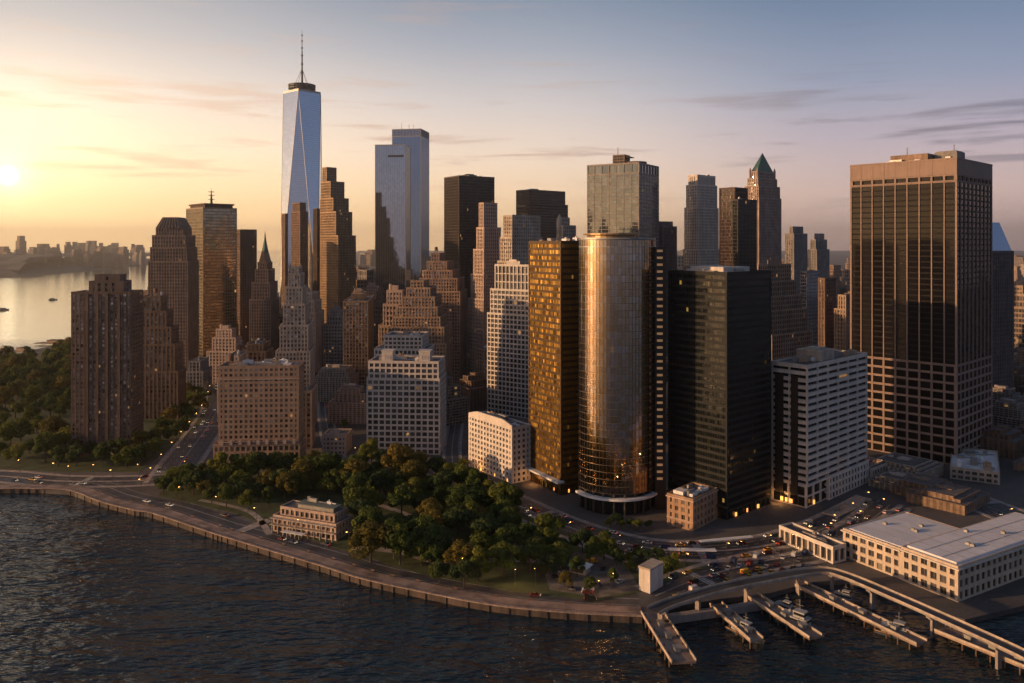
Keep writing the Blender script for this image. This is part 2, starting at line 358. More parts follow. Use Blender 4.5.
# --- the near left brick tower and its neighbours
r_, e_ = bld('apartment_tower', 'dark brown brick apartment tower standing alone by the left waterfront trees', 'tower', (71, 131, 143.5), 571, -6,
    [(293, 0, 0, 0, 0)], ST(3.0, 3.0, 1.1, 1.1, .35, 0, .05), BROWN, GL_HOME, wins=100, clut=3)
q = newP(); x0, x1, y0, y1, z = e_; tier(q, x0+10, x1-7, y0+5, y1-4, z, z+8, ST(4, 5, 3, 2, .4), BROWN and .6); tier(q, x0+13.5, x1-10, y0+6, y1-6, z+8, z+12.5, ST(4, 6, 4, 2, .4), .6)
o = q['wall'].build('penthouse', wall((.15, .105, .085)), r_); q['glaz'].build('glazing', GL_DARK, o); q['roof'].build('roof', ROOF, o)
m = MB()
for u in (.27, .44, .60, .80):
    cx = x0+(x1-x0)*u; m.box(cx-.9, cx+.9, y0-.9, y0-.04, .5, z-.5)
m.build('bay_pier', BROWN, r_)
bld('stepped_apartment_block', 'brown stepped apartment block directly behind the dark brick tower on the left', 'apartment block', (141, 178, 186), 690, -4,
    [(372, 0, 0, 0, 0), (345, 0, 3, 0, 0), (328, 0, 7, 1, 2), (312, 0, 12, 2, 2), (297, 0, 18, 3, 3)], OLD, BROWN, GL_HOME, wins=60, clut=2, tank=1)
bld('stepped_crown_tower', 'brown tower with stepped octagon-like crown left of the spired glass tower', 'tower', (148, 188, 199), 900, -4,
    [(262, 0, 0, 0, 0), (248, 1.5, 1.5, 1, 1), (236, 3, 3, 2, 2), (228, 6, 6, 4, 4)], VERT, wall((.21, .145, .105)), GL_OLD, clut=0)
def frustum_cap(root, e, z1, ins, mat, name='crown'):
    x0, x1, y0, y1, z = e; m = MB()
    A = [(x0, y0, z), (x1, y0, z), (x1, y1, z), (x0, y1, z)]; B = [(x0+ins, y0+ins, z1), (x1-ins, y0+ins, z1), (x1-ins, y1-ins, z1), (x0+ins, y1-ins, z1)]
    m.loft(A, B); m.quad(*B)
    for i in range(1, 8):
        t = i/8; xx = x0+(x1-x0)*t; xt = x0+ins+(x1-x0-2*ins)*t
        m.beam((xx, y0-.2, z), (xt, y0+ins-.2, z1), .35)
    m.build(name, mat, root)
root = [o for o in COL.objects if o.name == 'stepped_crown_tower'][0]
W9 = 40*900/F
frustum_cap(root, (-W9/2+7*1.125, W9/2-7*1.125, -16, 16, HT(228, 900)+.2), HT(217, 900), 5.5, wall((.13, .10, .09)))
r_, e_ = bld('spired_glass_tower', 'gold lit glass tower with dark crown and short green spire at left', 'tower', (186, 203, 237), 1010, 48,
    [(208, 0, 0, 0, 0)], ST(4, 3.2, .3, .9, .35), wall((.22, .17, .11), .4, .2, .4), glass('warm_tower_glass', (.42, .36, .27), .85, .12, .004, .03, .6), clut=0)
q = MB(); x0, x1, y0, y1, z = e_; q.box(x0+4, x1-4, y0+4, y1-4, z+.2, z+6); q.box(x0+2.5, x1-2.5, y0+2.5, y1-2.5, z+4.5, z+6.4)
q.build('crown', DBROWN, r_); mast(r_, 0, 0, z+6, 22, 2.0, COPPER, 'spire')
bld('narrow_brown_tower', 'narrow brown tower slab just right of the spired glass tower', 'tower', (236, 240, 244), 1150, 45, [(230, 0, 0, 0, 0)], OLD, BROWN, GL_OLD, wr=26, clut=1)
r_, e_ = bld('gothic_tower', 'brown gothic tower tapering to a needle pointed green roof', 'tower', (249, 271, 279), 960, -4,
    [(300, 0, 0, 0, 0), (283, 2, 1, 1, 1), (270, 5, 3.5, 3, 3), (263, 7, 5.5, 5, 5)], VERT, BRICK, GL_OLD, clut=0)
x0, x1, y0, y1, z = e_; frustum_cap(r_, (x0+1, x1-1, y0+1, y1-1, z), HT(251, 960), 3.2, BRICK, 'steeple_base')
m = MB(); m.cyl((x0+x1)/2, (y0+y1)/2, HT(253, 960), HT(241, 960), 4.4, 1.6, 8); m.cyl((x0+x1)/2, (y0+y1)/2, HT(241, 960), HT(230, 960), 1.5, .05, 8); m.build('spire', COPPER, r_)
bld('thin_office_slab', 'thin brown office slab peeking out left of the tallest tower', 'tower', (281.5, 285, 288), 1330, 40, [(214, 0, 0, 0, 0)], VERT, BRICK, GL_OLD, clut=1)
bld('rust_office_tower', 'rust brown tower standing right in front of the foot of the tallest tower', 'tower', (291, 300, 308), 1240, 45, [(212, 0, 0, 0, 0), (203, 1, 2, 1, 1)], ST(3.8, 2.8, 1.2, 1.3, .6), wall((.19, .12, .085)), GL_OLD, clut=1)
bld('slim_dark_tower', 'slim dark tower between the tallest tower and the notched bronze tower', 'tower', (313, 317, 321), 1280, 45, [(209, 0, 0, 0, 0)], VERT, DBROWN, GL_OLD, clut=1)

# --- the tallest tower
def world_tower():
    D = 1500; xc = (302-512)/F*D; b = 33.5; tp = 24.5
    rz = R(4)
    root = empty('supertall_tower', (xc, D, 0), rz); tag(root, 'tallest glass skyscraper with tapering triangular faces and a tall needle mast', 'skyscraper')
    z1 = HT(94, D); z0 = 55.0; m = MB(); h = MB(); n = 96
    base = [(-b, -b), (b, -b), (b, b), (-b, b)]; t = tp*sqrt(2)*1.0
    top = [(0, -t), (t, 0), (0, t), (-t, 0)]
    def tri_uv(p):
        return [(q[0]*.25+q[1]*.11+500, q[2]/4.2) for q in p]
    for i in range(4):
        a, c = base[i], base[(i+1) % 4]; tt = top[i]; tn = top[(i+1) % 4]
        p = [(*a, z0), (*c, z0), (*tt, z1)]; m.tri(*p, uv=tri_uv(p))
        p = [(*c, z0), (*tn, z1), (*tt, z1)]; m.tri(*p, uv=tri_uv(p))
    # floor lines follow the octagonal section of every few floors
    for k in range(1, n):
        f = k/n; z = z0+(z1-z0)*f; pts = []
        for i in range(4):
            a, c, tt, tn = base[i], base[(i+1) % 4], top[i], top[(i+1) % 4]
            pts.append((a[0]+(tt[0]-a[0])*f, a[1]+(tt[1]-a[1])*f)); pts.append((c[0]+(tt[0]-c[0])*f, c[1]+(tt[1]-c[1])*f))
        s = 1.003; h.prism([(p[0]*s, p[1]*s) for p in pts], z-.12, z+.12, caps=False)
    P = newP(); tier(P, -b, b, -b, b, 0, z0, ST(5, 2.2, .5, .6, .5), 0)
    P['wall'].build('podium', METAL, root); P['glaz'].build('podium_glazing', GL_WTC, root); P['roof'].build('podium_roof', ROOF, root)
    m.build('glass_face', GL_WTC, root); h.build('floor_line', METAL, root)
    e = MB()
    for i in range(4):
        for tt in (top[i], top[(i-1) % 4]): e.beam((*base[i], z0), (*tt, z1), .35)
    e.build('edge_trim', METAL, root)
    q = MB(); q.prism([(p[0]*1.0, p[1]*1.0) for p in top], z1, z1+4); q.build('parapet', METAL, root)
    r = MB(); r.cyl(0, 0, z1+4, z1+12, 17, 17, 24)
    r.build('roof_drum', DMETAL, root)
    r = MB()
    for zz in (z1+9, z1+13, z1+15.5):
        r.cyl(0, 0, zz, zz+1.2, 25, 25, 28)
    for i in range(28): a = 2*pi*i/28; r.beam((24*cos(a), 24*sin(a), z1+4), (24*cos(a), 24*sin(a), z1+16), .35)
    r.build('antenna_ring', DMETAL, root)
    s = MB(); zt = HT(30, D); s.cyl(0, 0, z1+12, z1+40, 2.3, 1.9, 10); s.cyl(0, 0, z1+40, z1+80, 1.6, 1.2, 10); s.cyl(0, 0, z1+80, zt, .9, .25, 8)
    for f in (.25, .4, .55, .68, .8, .9): zz = z1+12+(zt-z1-12)*f; s.cyl(0, 0, zz, zz+2.0, 3.2-1.8*f, n=10)
    for i in range(4): a = pi/4+i*pi/2; s.beam((17*cos(a), 17*sin(a), z1+12), (1.5*cos(a), 1.5*sin(a), z1+45), .22)
    s.build('mast', DMETAL, root)
    FOOT.append((xc, D, 40, 66, 66, 0))
world_tower()
SLV = ST(4, 3.0, .9, 1.1, .6)
bld('notched_brown_tower', 'tall bronze tower with stepped notched top right of the tallest tower', 'tower', (320, 338, 356), 1180, 42,
    [(236, 0, 0, 0, 0), (212, 0, 3.5, 0, 2), (198, 0, 8, 0, 3), (181, 0, 14, 1, 4), (166, 1, 22, 2, 8)], ST(3.9, 2.8, 1.0, 1.2, .7), wall((.27, .17, .09), .6, .3, .2), GL_OLD, clut=2)
bld('square_office_block', 'tan flat topped office block behind the street left of the white stepped buildings', 'office building', (343, 368, 374), 800, -6,
    [(302, 0, 0, 0, 0)], ST(3.7, 3.2, 1.1, 1.5, .5), wall((.30, .20, .12)), GL_HOME, wins=100, clut=3, pent=(.5, .5, 7))
# --- the twin glass towers in the middle distance
r_, e_ = bld('silver_glass_tower', 'silver glass tower with sloping notch, front one of the tall glass pair', 'skyscraper', (375, 406, 413), 1330, 4,
    [(145, 0, 0, 0, 0)], ST(4.1, 3.0, .18, .35, .2), METAL, GL_SILVER, wr=40, clut=2)
x0, x1, y0, y1, z = e_; m = MB(); m.box(x0+22, x1-4, y0-.3, y0+.15, HT(157, 1330), HT(155, 1330)); m.build('louvre_band', DMETAL, r_)
r_, e_ = bld('blue_glass_tower', 'taller blue grey glass tower with roof antennas, rear one of the tall glass pair', 'skyscraper', (392, 421, 431.5), 1600, 10,
    [(136, 0, 0, 0, 0), (129, 0, 0, 0, 0, ST(4, 3, .6, .3, .8))], ST(4.1, 3.0, .18, .35, .2), METAL, GL_BLUE, wr=60, clut=3)
for xx in (-20, -4, 5): mast(r_, xx, 0, e_[4], 17 if xx != -20 else 22, .6)
bld('dark_office_monolith', 'dark brown box tower with flat top in the centre of the skyline', 'skyscraper', (444, 459, 494.5), 1080, 57,
    [(176, 0, 0, 0, 0)], ST(3.9, 1.8, .5, .9, .6, 0, .3), wall((.055, .038, .03), .5), GL_DARK, clut=6, pent=(.3, .3, 4))
bld('slender_setback_tower', 'slender pale stone tower with many setbacks in front of the dark box tower', 'tower', (466, 484, 508), 850, 52,
    [(330, 0, 0, 0, 0), (300, 3, 1, 0, 0), (275, 7, 2, 1, 2), (250, 10, 3, 2, 4), (228, 14, 4, 3, 6), (203, 17, 6, 4, 9)], VERT, PINK, GL_OLD, clut=1)
bld('gold_stepped_tower', 'gold lit stepped stone tower with dark top storeys in the centre', 'tower', (493, 512, 544), 790, 50,
    [(345, 0, 0, 0, 0), (290, 3, 0, 0, 0), (262, 7, 0, 0, 0), (238, 11, 0, 0, 2), (216, 15, 1, 1, 4)], ST(3.8, 3.0, 1.2, 1.5, .6), STONE, GL_HOME, clut=2)
r_, e_ = bld('dark_slab_tower', 'dark bronze slab tower behind the gold stepped tower', 'tower', (516, 530, 568), 1130, 50,
    [(204, 0, 0, 0, 0), (190, 0, 2, 0, 2, ST(4, 2.4, .5, 3.4, .5))], ST(3.9, 60, .3, 1.9, .5), wall((.085, .05, .035), .5), GL_DARK, clut=4)
r_, e_ = bld('turreted_stone_block', 'small pale stone tower with corner turret beside the glass box tower', 'tower', (556, 566, 581), 880, 48,
    [(240, 0, 0, 0, 0), (226, 1, 5, 1, 2), (218, 3, 10, 2, 6)], ST(3.6, 2.8, 1.2, 1.5, .5), STONE, GL_OLD, clut=1)
m = MB(); m.cyl(e_[0], e_[2], HT(240, 880), HT(220, 880), 3.4, 3.4, 12); m.cyl(e_[0], e_[2], HT(220, 880), HT(214, 880), 3.6, .4, 12); m.build('turret', STONE, r_)
# --- white grid tower and the buildings round it
bld('white_grid_tower', 'white gridded office tower with stepped left shoulder beside the gold slab', 'tower', (487, 529, 534), 690, 36,
    [(316, 0, 0, 0, 0), (291, 4, 0, 0, 0), (266, 10, 0, 0, 2, ST(6.5, 4.2, 1.0, .9, 1.0, 0, .2))], ST(4.3, 4.2, .9, 1.2, .7, 0, .1), WSTONE, GL_OLD, wins=100, clut=3, pent=(.4, .4, 4))
bld('tan_side_wing', 'tan stepped building tucked left of the white grid tower', 'building', (474, 484, 500), 760, 50, [(372, 0, 0, 0, 0), (350, 2, 0, 0, 0)], OLD, TAN, GL_OLD, clut=2)
r_, e_ = bld('cream_corner_block', 'cream low office block with broken gable front beside the park road', 'office building', (468.5, 512, 531), 502, 54,
    [(429, 0, 0, 0, 0)], ST(3.5, 3.6, 1.7, 1.5, .5, 0, .03), WSTONE, GL_OLD, wins=100, clut=4, roof=ROOF)
x0, x1, y0, y1, z = e_
m = MB(); m.v = []; w = x1-x0
pts = [(x0+.1, z), (x1-.1, z), (x1-.1, z+2.2), (x1-w*.2, z+4.6), (x0+w*.2, z+4.6), (x0+.1, z+2.2)]
A = [(p[0], y0-.06, p[1]-.3) for p in pts]; B = [(p[0], y0+1.2, p[1]-.3) for p in pts]
m.loft(A, B); n = len(m.v); m.v += A+B; m.f += [tuple(range(n, n+6)), tuple(range(n+11, n+5, -1))]; m.uv += [(0, 0)]*12; m.build('gable', WSTONE, r_)
# --- gold slab
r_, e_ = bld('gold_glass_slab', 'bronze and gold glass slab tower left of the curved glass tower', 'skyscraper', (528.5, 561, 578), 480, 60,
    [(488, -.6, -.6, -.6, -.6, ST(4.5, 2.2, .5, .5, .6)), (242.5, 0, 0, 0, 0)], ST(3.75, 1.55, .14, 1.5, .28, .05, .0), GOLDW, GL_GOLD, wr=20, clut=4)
m = MB(); x0, x1, y0, y1, z = e_; m.box(x0-1, x1+2.4, y0-4, y0+1, 7.6, 8.6); m.build('canopy', WHITE, r_)

# --- the curved mirrored tower
def curved_tower():
    P1 = G(579, 0, 0) if False else Vector(((579-512)/F*458, 458)); P2 = Vector(((654-512)/F*455, 455))
    mid = (P1+P2)/2; d = (P2-P1); L_ = d.length; u = d/L_; nrm = Vector((u.y, -u.x))   # towards the camera
    sag = 14.0; Rr = (L_*L_/4+sag*sag)/(2*sag); cc = mid-nrm*(Rr-sag)
    a0 = atan2(P1.y-cc.y, P1.x-cc.x); a1 = atan2(P2.y-cc.y, P2.x-cc.x)
    if a0 > a1: a0 -= 2*pi
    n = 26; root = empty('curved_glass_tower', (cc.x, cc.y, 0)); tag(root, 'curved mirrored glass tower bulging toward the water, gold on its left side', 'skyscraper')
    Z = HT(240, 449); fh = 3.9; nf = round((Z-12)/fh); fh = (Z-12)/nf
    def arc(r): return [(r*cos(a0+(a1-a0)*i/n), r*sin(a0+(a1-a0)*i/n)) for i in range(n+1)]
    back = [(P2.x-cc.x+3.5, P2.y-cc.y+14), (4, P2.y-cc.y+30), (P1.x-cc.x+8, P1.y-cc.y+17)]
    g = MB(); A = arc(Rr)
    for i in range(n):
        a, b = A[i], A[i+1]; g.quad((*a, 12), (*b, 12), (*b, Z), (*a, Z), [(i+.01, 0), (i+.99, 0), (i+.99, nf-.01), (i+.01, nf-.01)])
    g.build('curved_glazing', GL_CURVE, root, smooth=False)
    ring = A+back
    k = MB(); m0 = ring[n:]+[ring[0]]
    for i in range(len(m0)-1):
        a, b = m0[i], m0[i+1]; q = int(sqrt((a[0]-b[0])**2+(a[1]-b[1])**2)/1.6)
        k.quad((*a, 12), (*b, 12), (*b, Z), (*a, Z), [(i*40, 0), (i*40+q, 0), (i*40+q, nf-.01), (i*40, nf-.01)])
    k.build('rear_glazing', GL_DARK, root)
    s = MB()
    for f in range(nf+1):
        z = 12+f*fh; s.prism([(p[0]*1.003, p[1]*1.003) for p in ring], z-.13, z+.13)
    s.build('floor_band', wall((.20, .17, .13), .35, .2, .7), root)
    mu = MB()
    for i in range(n+1): a = a0+(a1-a0)*i/n; mu.obox(((Rr+.05)*cos(a), (Rr+.05)*sin(a)), (-sin(a), cos(a)), .06, .12, 12, Z)
    mu.build('mullion', DMETAL, root)
    ro = MB(); ro.prism([(p[0]*.97, p[1]*.97) for p in ring], Z+.3, Z+.6); ro.build('roof', ROOF, root)
    pa = MB(); pa.prism([(p[0]*1.008, p[1]*1.008) for p in ring], Z-4.0, Z-3.6); pa.prism([(p[0]*1.008, p[1]*1.008) for p in ring], Z+.35, Z+1.3, caps=False); pa.build('cornice', METAL, root)
    cr = MB(); cr.cyl(-2, 2, Z+.6, Z+3.0, 14, 14, 26); cr.cyl(-2, 2, Z+3.0, Z+3.8, 16.5, 16.5, 30); cr.build('roof_drum', wall((.3, .19, .09), .4, .2, .5), root)
    lo = MB(); lo.prism([(p[0]*.93, p[1]*.93) for p in ring], 0, 12, True); lo.build('lobby_glazing', GL_DARK, root)
    co = MB()
    for i in range(0, n+1, 3): a = a0+(a1-a0)*i/n; co.cyl((Rr-.8)*cos(a), (Rr-.8)*sin(a), 0, 12, .7, n=10)
    co.build('lobby_column', DMETAL, root)
    ca = MB(); ca.prism(arc(Rr+2.2)+arc(Rr-1)[::-1], 8.6, 9.8); ca.build('canopy', WHITE, root)
    # the dark stair slab on its right edge with a ladder of lit landings
    sl = MB(); bx, by = P2.x-cc.x, P2.y-cc.y
    sl.box(bx+.3, bx+6.4, by-1.5, by+13, 0, Z-4); sl.build('stair_slab', BLACKW, root)
    ll = plain('landing_light', (1, .52, .22), emit=.10); me = None
    for f in range(1, nf-1):
        q = MB(); z = 12+f*fh; q.box(bx+1.4, bx+4.6, by-1.75, by-1.4, -.55, .75)
        me = me or q.mesh('stair_window', ll); o = link('stair_window', me, root); o.location.z = z+1.6
    FOOT.append((cc.x, cc.y, 30, 50, 50, 0))
curved_tower()
# --- dark green tower
r_, e_ = bld('dark_green_tower', 'broad black green glass tower with gold glints right of the curved tower', 'skyscraper', (668, 727, 771.5), 435, 50,
    [(512, .8, .8, .8, .8, ST(9, 5, 1, .5, .6)), (274, 0, 0, 0, 0)], ST(3.8, 1.6, .12, 1.5, .25, .05, 0), GREENW, GL_GREEN, clut=7, roof=ROOF)
x0, x1, y0, y1, z = e_; m = MB(); m.box(x0+6, x1-8, y0+8, y1-10, z+.3, z+3.4); m.box(x0+10, x0+22, y0+4, y0+8, z+.3, z+2.2); m.build('penthouse', WSTONE, r_)
m = MB(); m.box(x0-1, x1+1, y0-2.5, y0, 7.2, 7.9); m.build('canopy', DMETAL, r_)
# --- glass box tower behind
r_, e_ = bld('glass_box_tower', 'boxy teal glass tower with roof stack rising behind the curved tower', 'skyscraper', (587, 639, 659), 900, 32,
    [(173, 0, 0, 0, 0), (163, 0, 0, 0, 0, ST(10, 9, 1, .8, .9))], ST(4.2, 9.0, .9, .7, .5, 0, .1, bay2=4.5), CONC, GL_TEAL, clut=4)
x0, x1, y0, y1, z = e_; q = newP(); cx = (x0+x1)/2-2; tier(q, cx-8, cx+7, -8, 8, z, z+13, ST(3, 3, .5, 1, .4), .6)
o = q['wall'].build('roof_stack', BRICK, r_); q['glaz'].build('glazing', GL_DARK, o); mast(r_, cx-5, 0, z+13, 12, .5)
m = MB(); m.box(cx+3, cx+13, -6, 6, z+10, z+11); m.cyl(x1-16, 0, z, z+4.5, 12, 12, 20); m.build('penthouse', DBROWN, r_)
bld('low_brown_slab', 'brown slab tower tucked right behind the glass box tower', 'tower', (658, 662, 677), 960, 62, [(227, 0, 0, 0, 0), (222, 0, 9, 0, 0)], VERT, wall((.14, .10, .09)), GL_OLD, clut=2)
bld('pale_ribbed_tower', 'pale ribbed stone tower with square shoulders right of centre', 'tower', (683, 699, 719.5), 980, 50,
    [(250, 0, 0, 0, 0), (208, 1.5, 1, 0, 0), (185, 3, 2, 1, 1), (175, 5, 3.5, 2, 2, ST(9, 3, 1.6, 3, .8))], ST(3.7, 2.6, 1.0, 1.0, .6), wall((.62, .52, .44), var=.2), GL_OLD, clut=3)
bld('brown_dark_glass_tower', 'brown glass tower with flat top, left one of the joined dark pair', 'tower', (719, 735, 748), 900, 48, [(188, 0, 0, 0, 0)], ST(3.9, 1.8, .35, .8, .5), wall((.10, .055, .045)), GL_DARK, clut=2)
bld('black_glass_annex', 'black glass tower, right lower one of the joined dark pair', 'tower', (732, 738, 757), 870, 60, [(200, 0, 0, 0, 0)], ST(3.9, 2.2, .15, .6, .3), BLACKW, GL_DARK, clut=2)
r_, e_ = bld('green_pyramid_tower', 'tall stone tower crowned by a steep green copper pyramid', 'skyscraper', (743, 759, 781.5), 1050, 50,
    [(198, 0, 0, 0, 0), (186, 1, 1, 1, 1), (178, 3, 3, 3, 3), (171, 5, 5, 5, 5)], VERT, wall((.33, .24, .20)), GL_OLD, clut=0)
x0, x1, y0, y1, z = e_; m = MB(); cx, cy = (x0+x1)/2, (y0+y1)/2; zt = HT(151, 1050); q = 1.0
A = [(x0+q, y0+q, z), (x1-q, y0+q, z), (x1-q, y1-q, z), (x0+q, y1-q, z)]
for i in range(4): m.tri(A[i], A[(i+1) % 4], (cx, cy, zt))
for i in range(4): m.beam(A[i], (cx, cy, zt), .3)
m.build('pyramid_roof', COPPER, r_)
m = MB()
for sx in (x0, x1):
    for sy in (y0, y1): m.cyl(sx, sy, z-8, z+3, 1.6, 1.6, 8); m.cyl(sx, sy, z+3, z+7, 1.6, 0, 8)
m.build('pinnacle', wall((.33, .24, .20)), r_)
bld('far_flat_tower', 'dull grey tower with narrow cap in the hazy gap left of the big striped tower', 'tower', (785, 794, 807.5), 1120, 48, [(234, 0, 0, 0, 0), (227, 3, 3, 3, 3)], VERT, GREY, GL_OLD, clut=2)
bld('far_tapered_tower', 'grey brown tapering tower right of the dull grey capped tower', 'tower', (808, 817, 829.5), 1180, 48, [(250, 0, 0, 0, 0), (240, 2, 2, 1, 1), (234, 5, 4, 3, 3)], VERT, GREY, GL_OLD, clut=1)
bld('stepped_shoulder_block', 'tan gridded office block stepping down to the right behind the dark green tower', 'office building', (757, 772, 813), 690, 52,
    [(336, 0, 0, 0, 0), (312, 0, 4, 0, 3), (298, 0, 8, 0, 7), (283, 0, 12, 0, 11), (266, 0, 16, 0, 16)], ST(4, 3.4, .9, 1.1, .7), TAN, GL_OLD, clut=2, pent=(.5, .4, 5))
bld('stone_fin_tower', 'stone tower with vertical fins peeking out left of the big striped tower', 'tower', (834, 846, 872), 760, 50, [(310, 0, 0, 0, 0), (296, 4, 0, 0, 0)], VERT, TAN, GL_OLD, clut=1)
bld('slim_glass_tower', 'slim dark glass tower with pale bands in the gap right of the stepped tan block', 'tower', (800, 807, 822), 860, 50, [(272, 0, 0, 0, 0)], ST(3.8, 3, .3, 1.2, .4), GREY, GL_BLUE, clut=2)
bld('red_brown_slab', 'reddish brown slab tower in the gap left of the stone fin tower', 'tower', (818, 825, 836), 800, 50, [(279, 0, 0, 0, 0)], OLD, BROWN, GL_OLD, clut=2)
# --- white balcony tower
r_, e_ = bld('white_band_tower', 'white concrete tower with horizontal window bands in front of the striped tower', 'tower', (771, 807.5, 867.5), 455, 47.5,
    [(487, 0, 1, 0, 0, ST(6, 9, 1.2, .8, 1.0)), (367, 0, 0, 0, 0)], ST(3.95, 12.5, .8, 2.1, 1.3, .1, 0.0, cw=1.0), WSTONE, GL_DARK, wins=100, clut=5)
x0, x1, y0, y1, z = e_; m = MB(); cx, cy = x0+(x1-x0)*.5, y0+(y1-y0)*.42
m.box(cx-8, cx+7, cy-9, cy+9, z+.2, z+6.5); m.box(cx-5, cx+4, cy-6, cy+6, z+6.5, z+7.4); m.box(cx-8.3, cx+7.3, cy-9.3, cy+9.3, z+5.8, z+6.3)
m.build('penthouse', STONE, r_)
m = MB(); m.box(x0+3, x0+8, y0-.8, y0-.02, 6, z-6); m.box(x0+13, x0+17, y0-.8, y0-.02, 6, z-6); m.build('duct_shaft', BLACKW, r_)
# --- the big striped tower
def striped():
    cx, cy, W_, Dp, rz = place(850, 957, 992.5, 543, 47.5)
    root = empty('striped_office_tower', (cx, cy, 0), rz); tag(root, 'huge dark office tower with pale vertical stripes above a gridded lower third', 'skyscraper')
    P = newP(); zt = HT(158.5, 543); zb = HT(366, 543); x0, x1, y0, y1 = -W_/2, W_/2, -Dp/2, Dp/2
    b1 = W_/9; b2 = Dp/9
    tier(P, x0, x1, y0, y1, 0, zb, ST(6.2, b1, 1.35, 1.5, .75, 0, .15, 1.9, b2, 1.1), 0)
    tier(P, x0, x1, y0, y1, zb, zt-15, ST(300, b1, .72, 1.2, .7, 0, .15, 1.2, b2, .6), 0)
    tier(P, x0, x1, y0, y1, zt-15, zt-10.5, ST(5, b1, 1.3, 1.3, 1.4, 0, .15, 2.0, b2, 1.3), 0)
    w = P['wall']; w.box(x0+.02, x1-.02, y0+.02, y1-.02, zt-10.4, zt-.3)
    for i in range(10):
        c = x0+W_*i/9; c = min(max(c, x0+.7), x1-.7); w.box(c-.6, c+.6, y0-.12, y0+.3, zt-10.3, zt-.2)
    w.box(x0-.1, x1+.1, y0-.15, y0+.9, zt-.25, zt+.9); w.box(x0-.1, x1+.1, y1-.9, y1+.15, zt-.25, zt+.9); w.box(x0-.1, x0+.9, y0+.9, y1-.9, zt-.25, zt+.89); w.box(x1-.9, x1+.1, y0+.9, y1-.9, zt-.25, zt+.89)
    finish(P, root, wall((.26, .185, .15), var=.12), GL_BLACK)
    bw = MB(); nfl = 31
    for i in range(nfl): z = zb+3+(zt-15-zb-4)*i/nfl; bw.box(x0+.62, x1-.62, y0+.62, y1-.62, z, z+1.1)
    bw.build('spandrel', wall((.010, .008, .007), .95), root)
    r = MB(); r.box(x0+3, x1-3, y0+3, y1-3, zt, zt+.8); r.build('roof', ROOF, root)
    m = MB(); m.box(-14, 12, -20, 4, zt+.8, zt+7); m.box(-30, -14, -22, -8, zt+.8, zt+2.2); m.build('penthouse', BRICK, root)
    m = MB(); m.box(13, 28, -10, 6, zt+.8, zt+8); m.box(14, 27, -9, 5, zt+8, zt+8.7); m.cyl(20, 12, zt+.8, zt+5, 4, n=14); m.build('cooling_tower', GREY, root)
    clutter(x0+5, x1-5, y0+5, y1-5, zt+.8, root, 9); mast(root, -6, -10, zt+7, 7, .3); mast(root, 24, -4, zt+8, 6, .3)
striped()
r_, e_ = bld('slant_top_tower', 'grey brown tower with a slanted blue glass peak behind the striped tower', 'tower', (975, 990, 1014), 720, 60,
    [(252, 0, 0, 0, 0)], VERT, wall((.12, .10, .10)), GL_OLD, clut=0)
x0, x1, y0, y1, z = e_; m = MB(); zp = HT(222, 720)
A = [(x0+1, y0+1, z), (x1-1, y0+1, z), (x1-1, y1-1, z), (x0+1, y1-1, z)]; T1, T2 = (x0+8, y0+6, zp), (x0+8, y1-14, zp)
m.tri(A[0], A[1], T1); m.quad(A[1], A[2], T2, T1); m.tri(A[2], A[3], T2); m.quad(A[3], A[0], T1, T2); m.build('glass_peak', GL_BLUE, r_)
# --- hotel, white blocks and the ziggurats
r_, e_ = bld('brick_office_block', 'large pinkish brick block with pale base facing the trees at left', 'office building', (213, 300, 306), 545, -5,
    [(444, 0, 0, 0, 0, ST(4.6, 3.5, 1.2, 1.6, .5, 0, .02)), (367, 4.5, 1.5, 2, 2)], ST(3.45, 3.35, 1.55, 1.55, .5, 0, .02), wall((.33, .215, .145), var=.2), GL_HOME, wins=100, clut=8, tank=1)
x0, x1, y0, y1, z = e_; m = MB(); m.box(x0-.5, x1+.5, y0-.6, y0+.3, z-8.4, z-7.8); m.build('cornice', PINK, r_); m = MB(); m.box(x0-.3, x1+.3, y0-.5, y0+.2, HT(444, 545)+1.4, HT(444, 545)+2.2); m.build('cornice', PINK, r_)
for i in range(9): m = MB(); cx = x0+(i+.5)*(x1-x0)/9; m.box(cx-1, cx+1, y0-2.2, y0-1.2, HT(444, 545)+.3, HT(444, 545)+3.4); m.build('dormer', PINK, r_)
r_, e_ = bld('white_twin_penthouse_block', 'white gridded block with two rooftop penthouses behind the park trees', 'office building', (366.5, 440, 446), 572, 4,
    [(380, 0, 0, 0, 0), (363, 1.5, 1.5, 1, 1)], ST(4.1, 4.3, 1.1, 1.3, .6, 0, .05), WSTONE, GL_OLD, wins=100, clut=4, wr=30)
x0, x1, y0, y1, z = e_
for u in (.26, .79):
    m = MB(); cx = x0+(x1-x0)*u; m.box(cx-4, cx+4, y0+2, y0+11, z, z+7.5); m.box(cx-4.4, cx+4.4, y0+1.6, y0+11.4, z+7.5, z+8.2)
    for k in (-2, 0, 2): m.box(cx+k-.5, cx+k+.5, y0+1.8, y0+2, z+2, z+5)
    m.build('penthouse', WSTONE, r_)
bld('white_rear_block', 'white stepped block rising just behind the twin penthouse block', 'building', (374, 428, 436), 625, 4,
    [(350, 0, 0, 0, 0), (337, 10, 6, 1, 1)], ST(4, 3.4, 1.0, 1.2, .6, 0, .05), WSTONE, GL_OLD, wins=40, clut=4, wr=30)
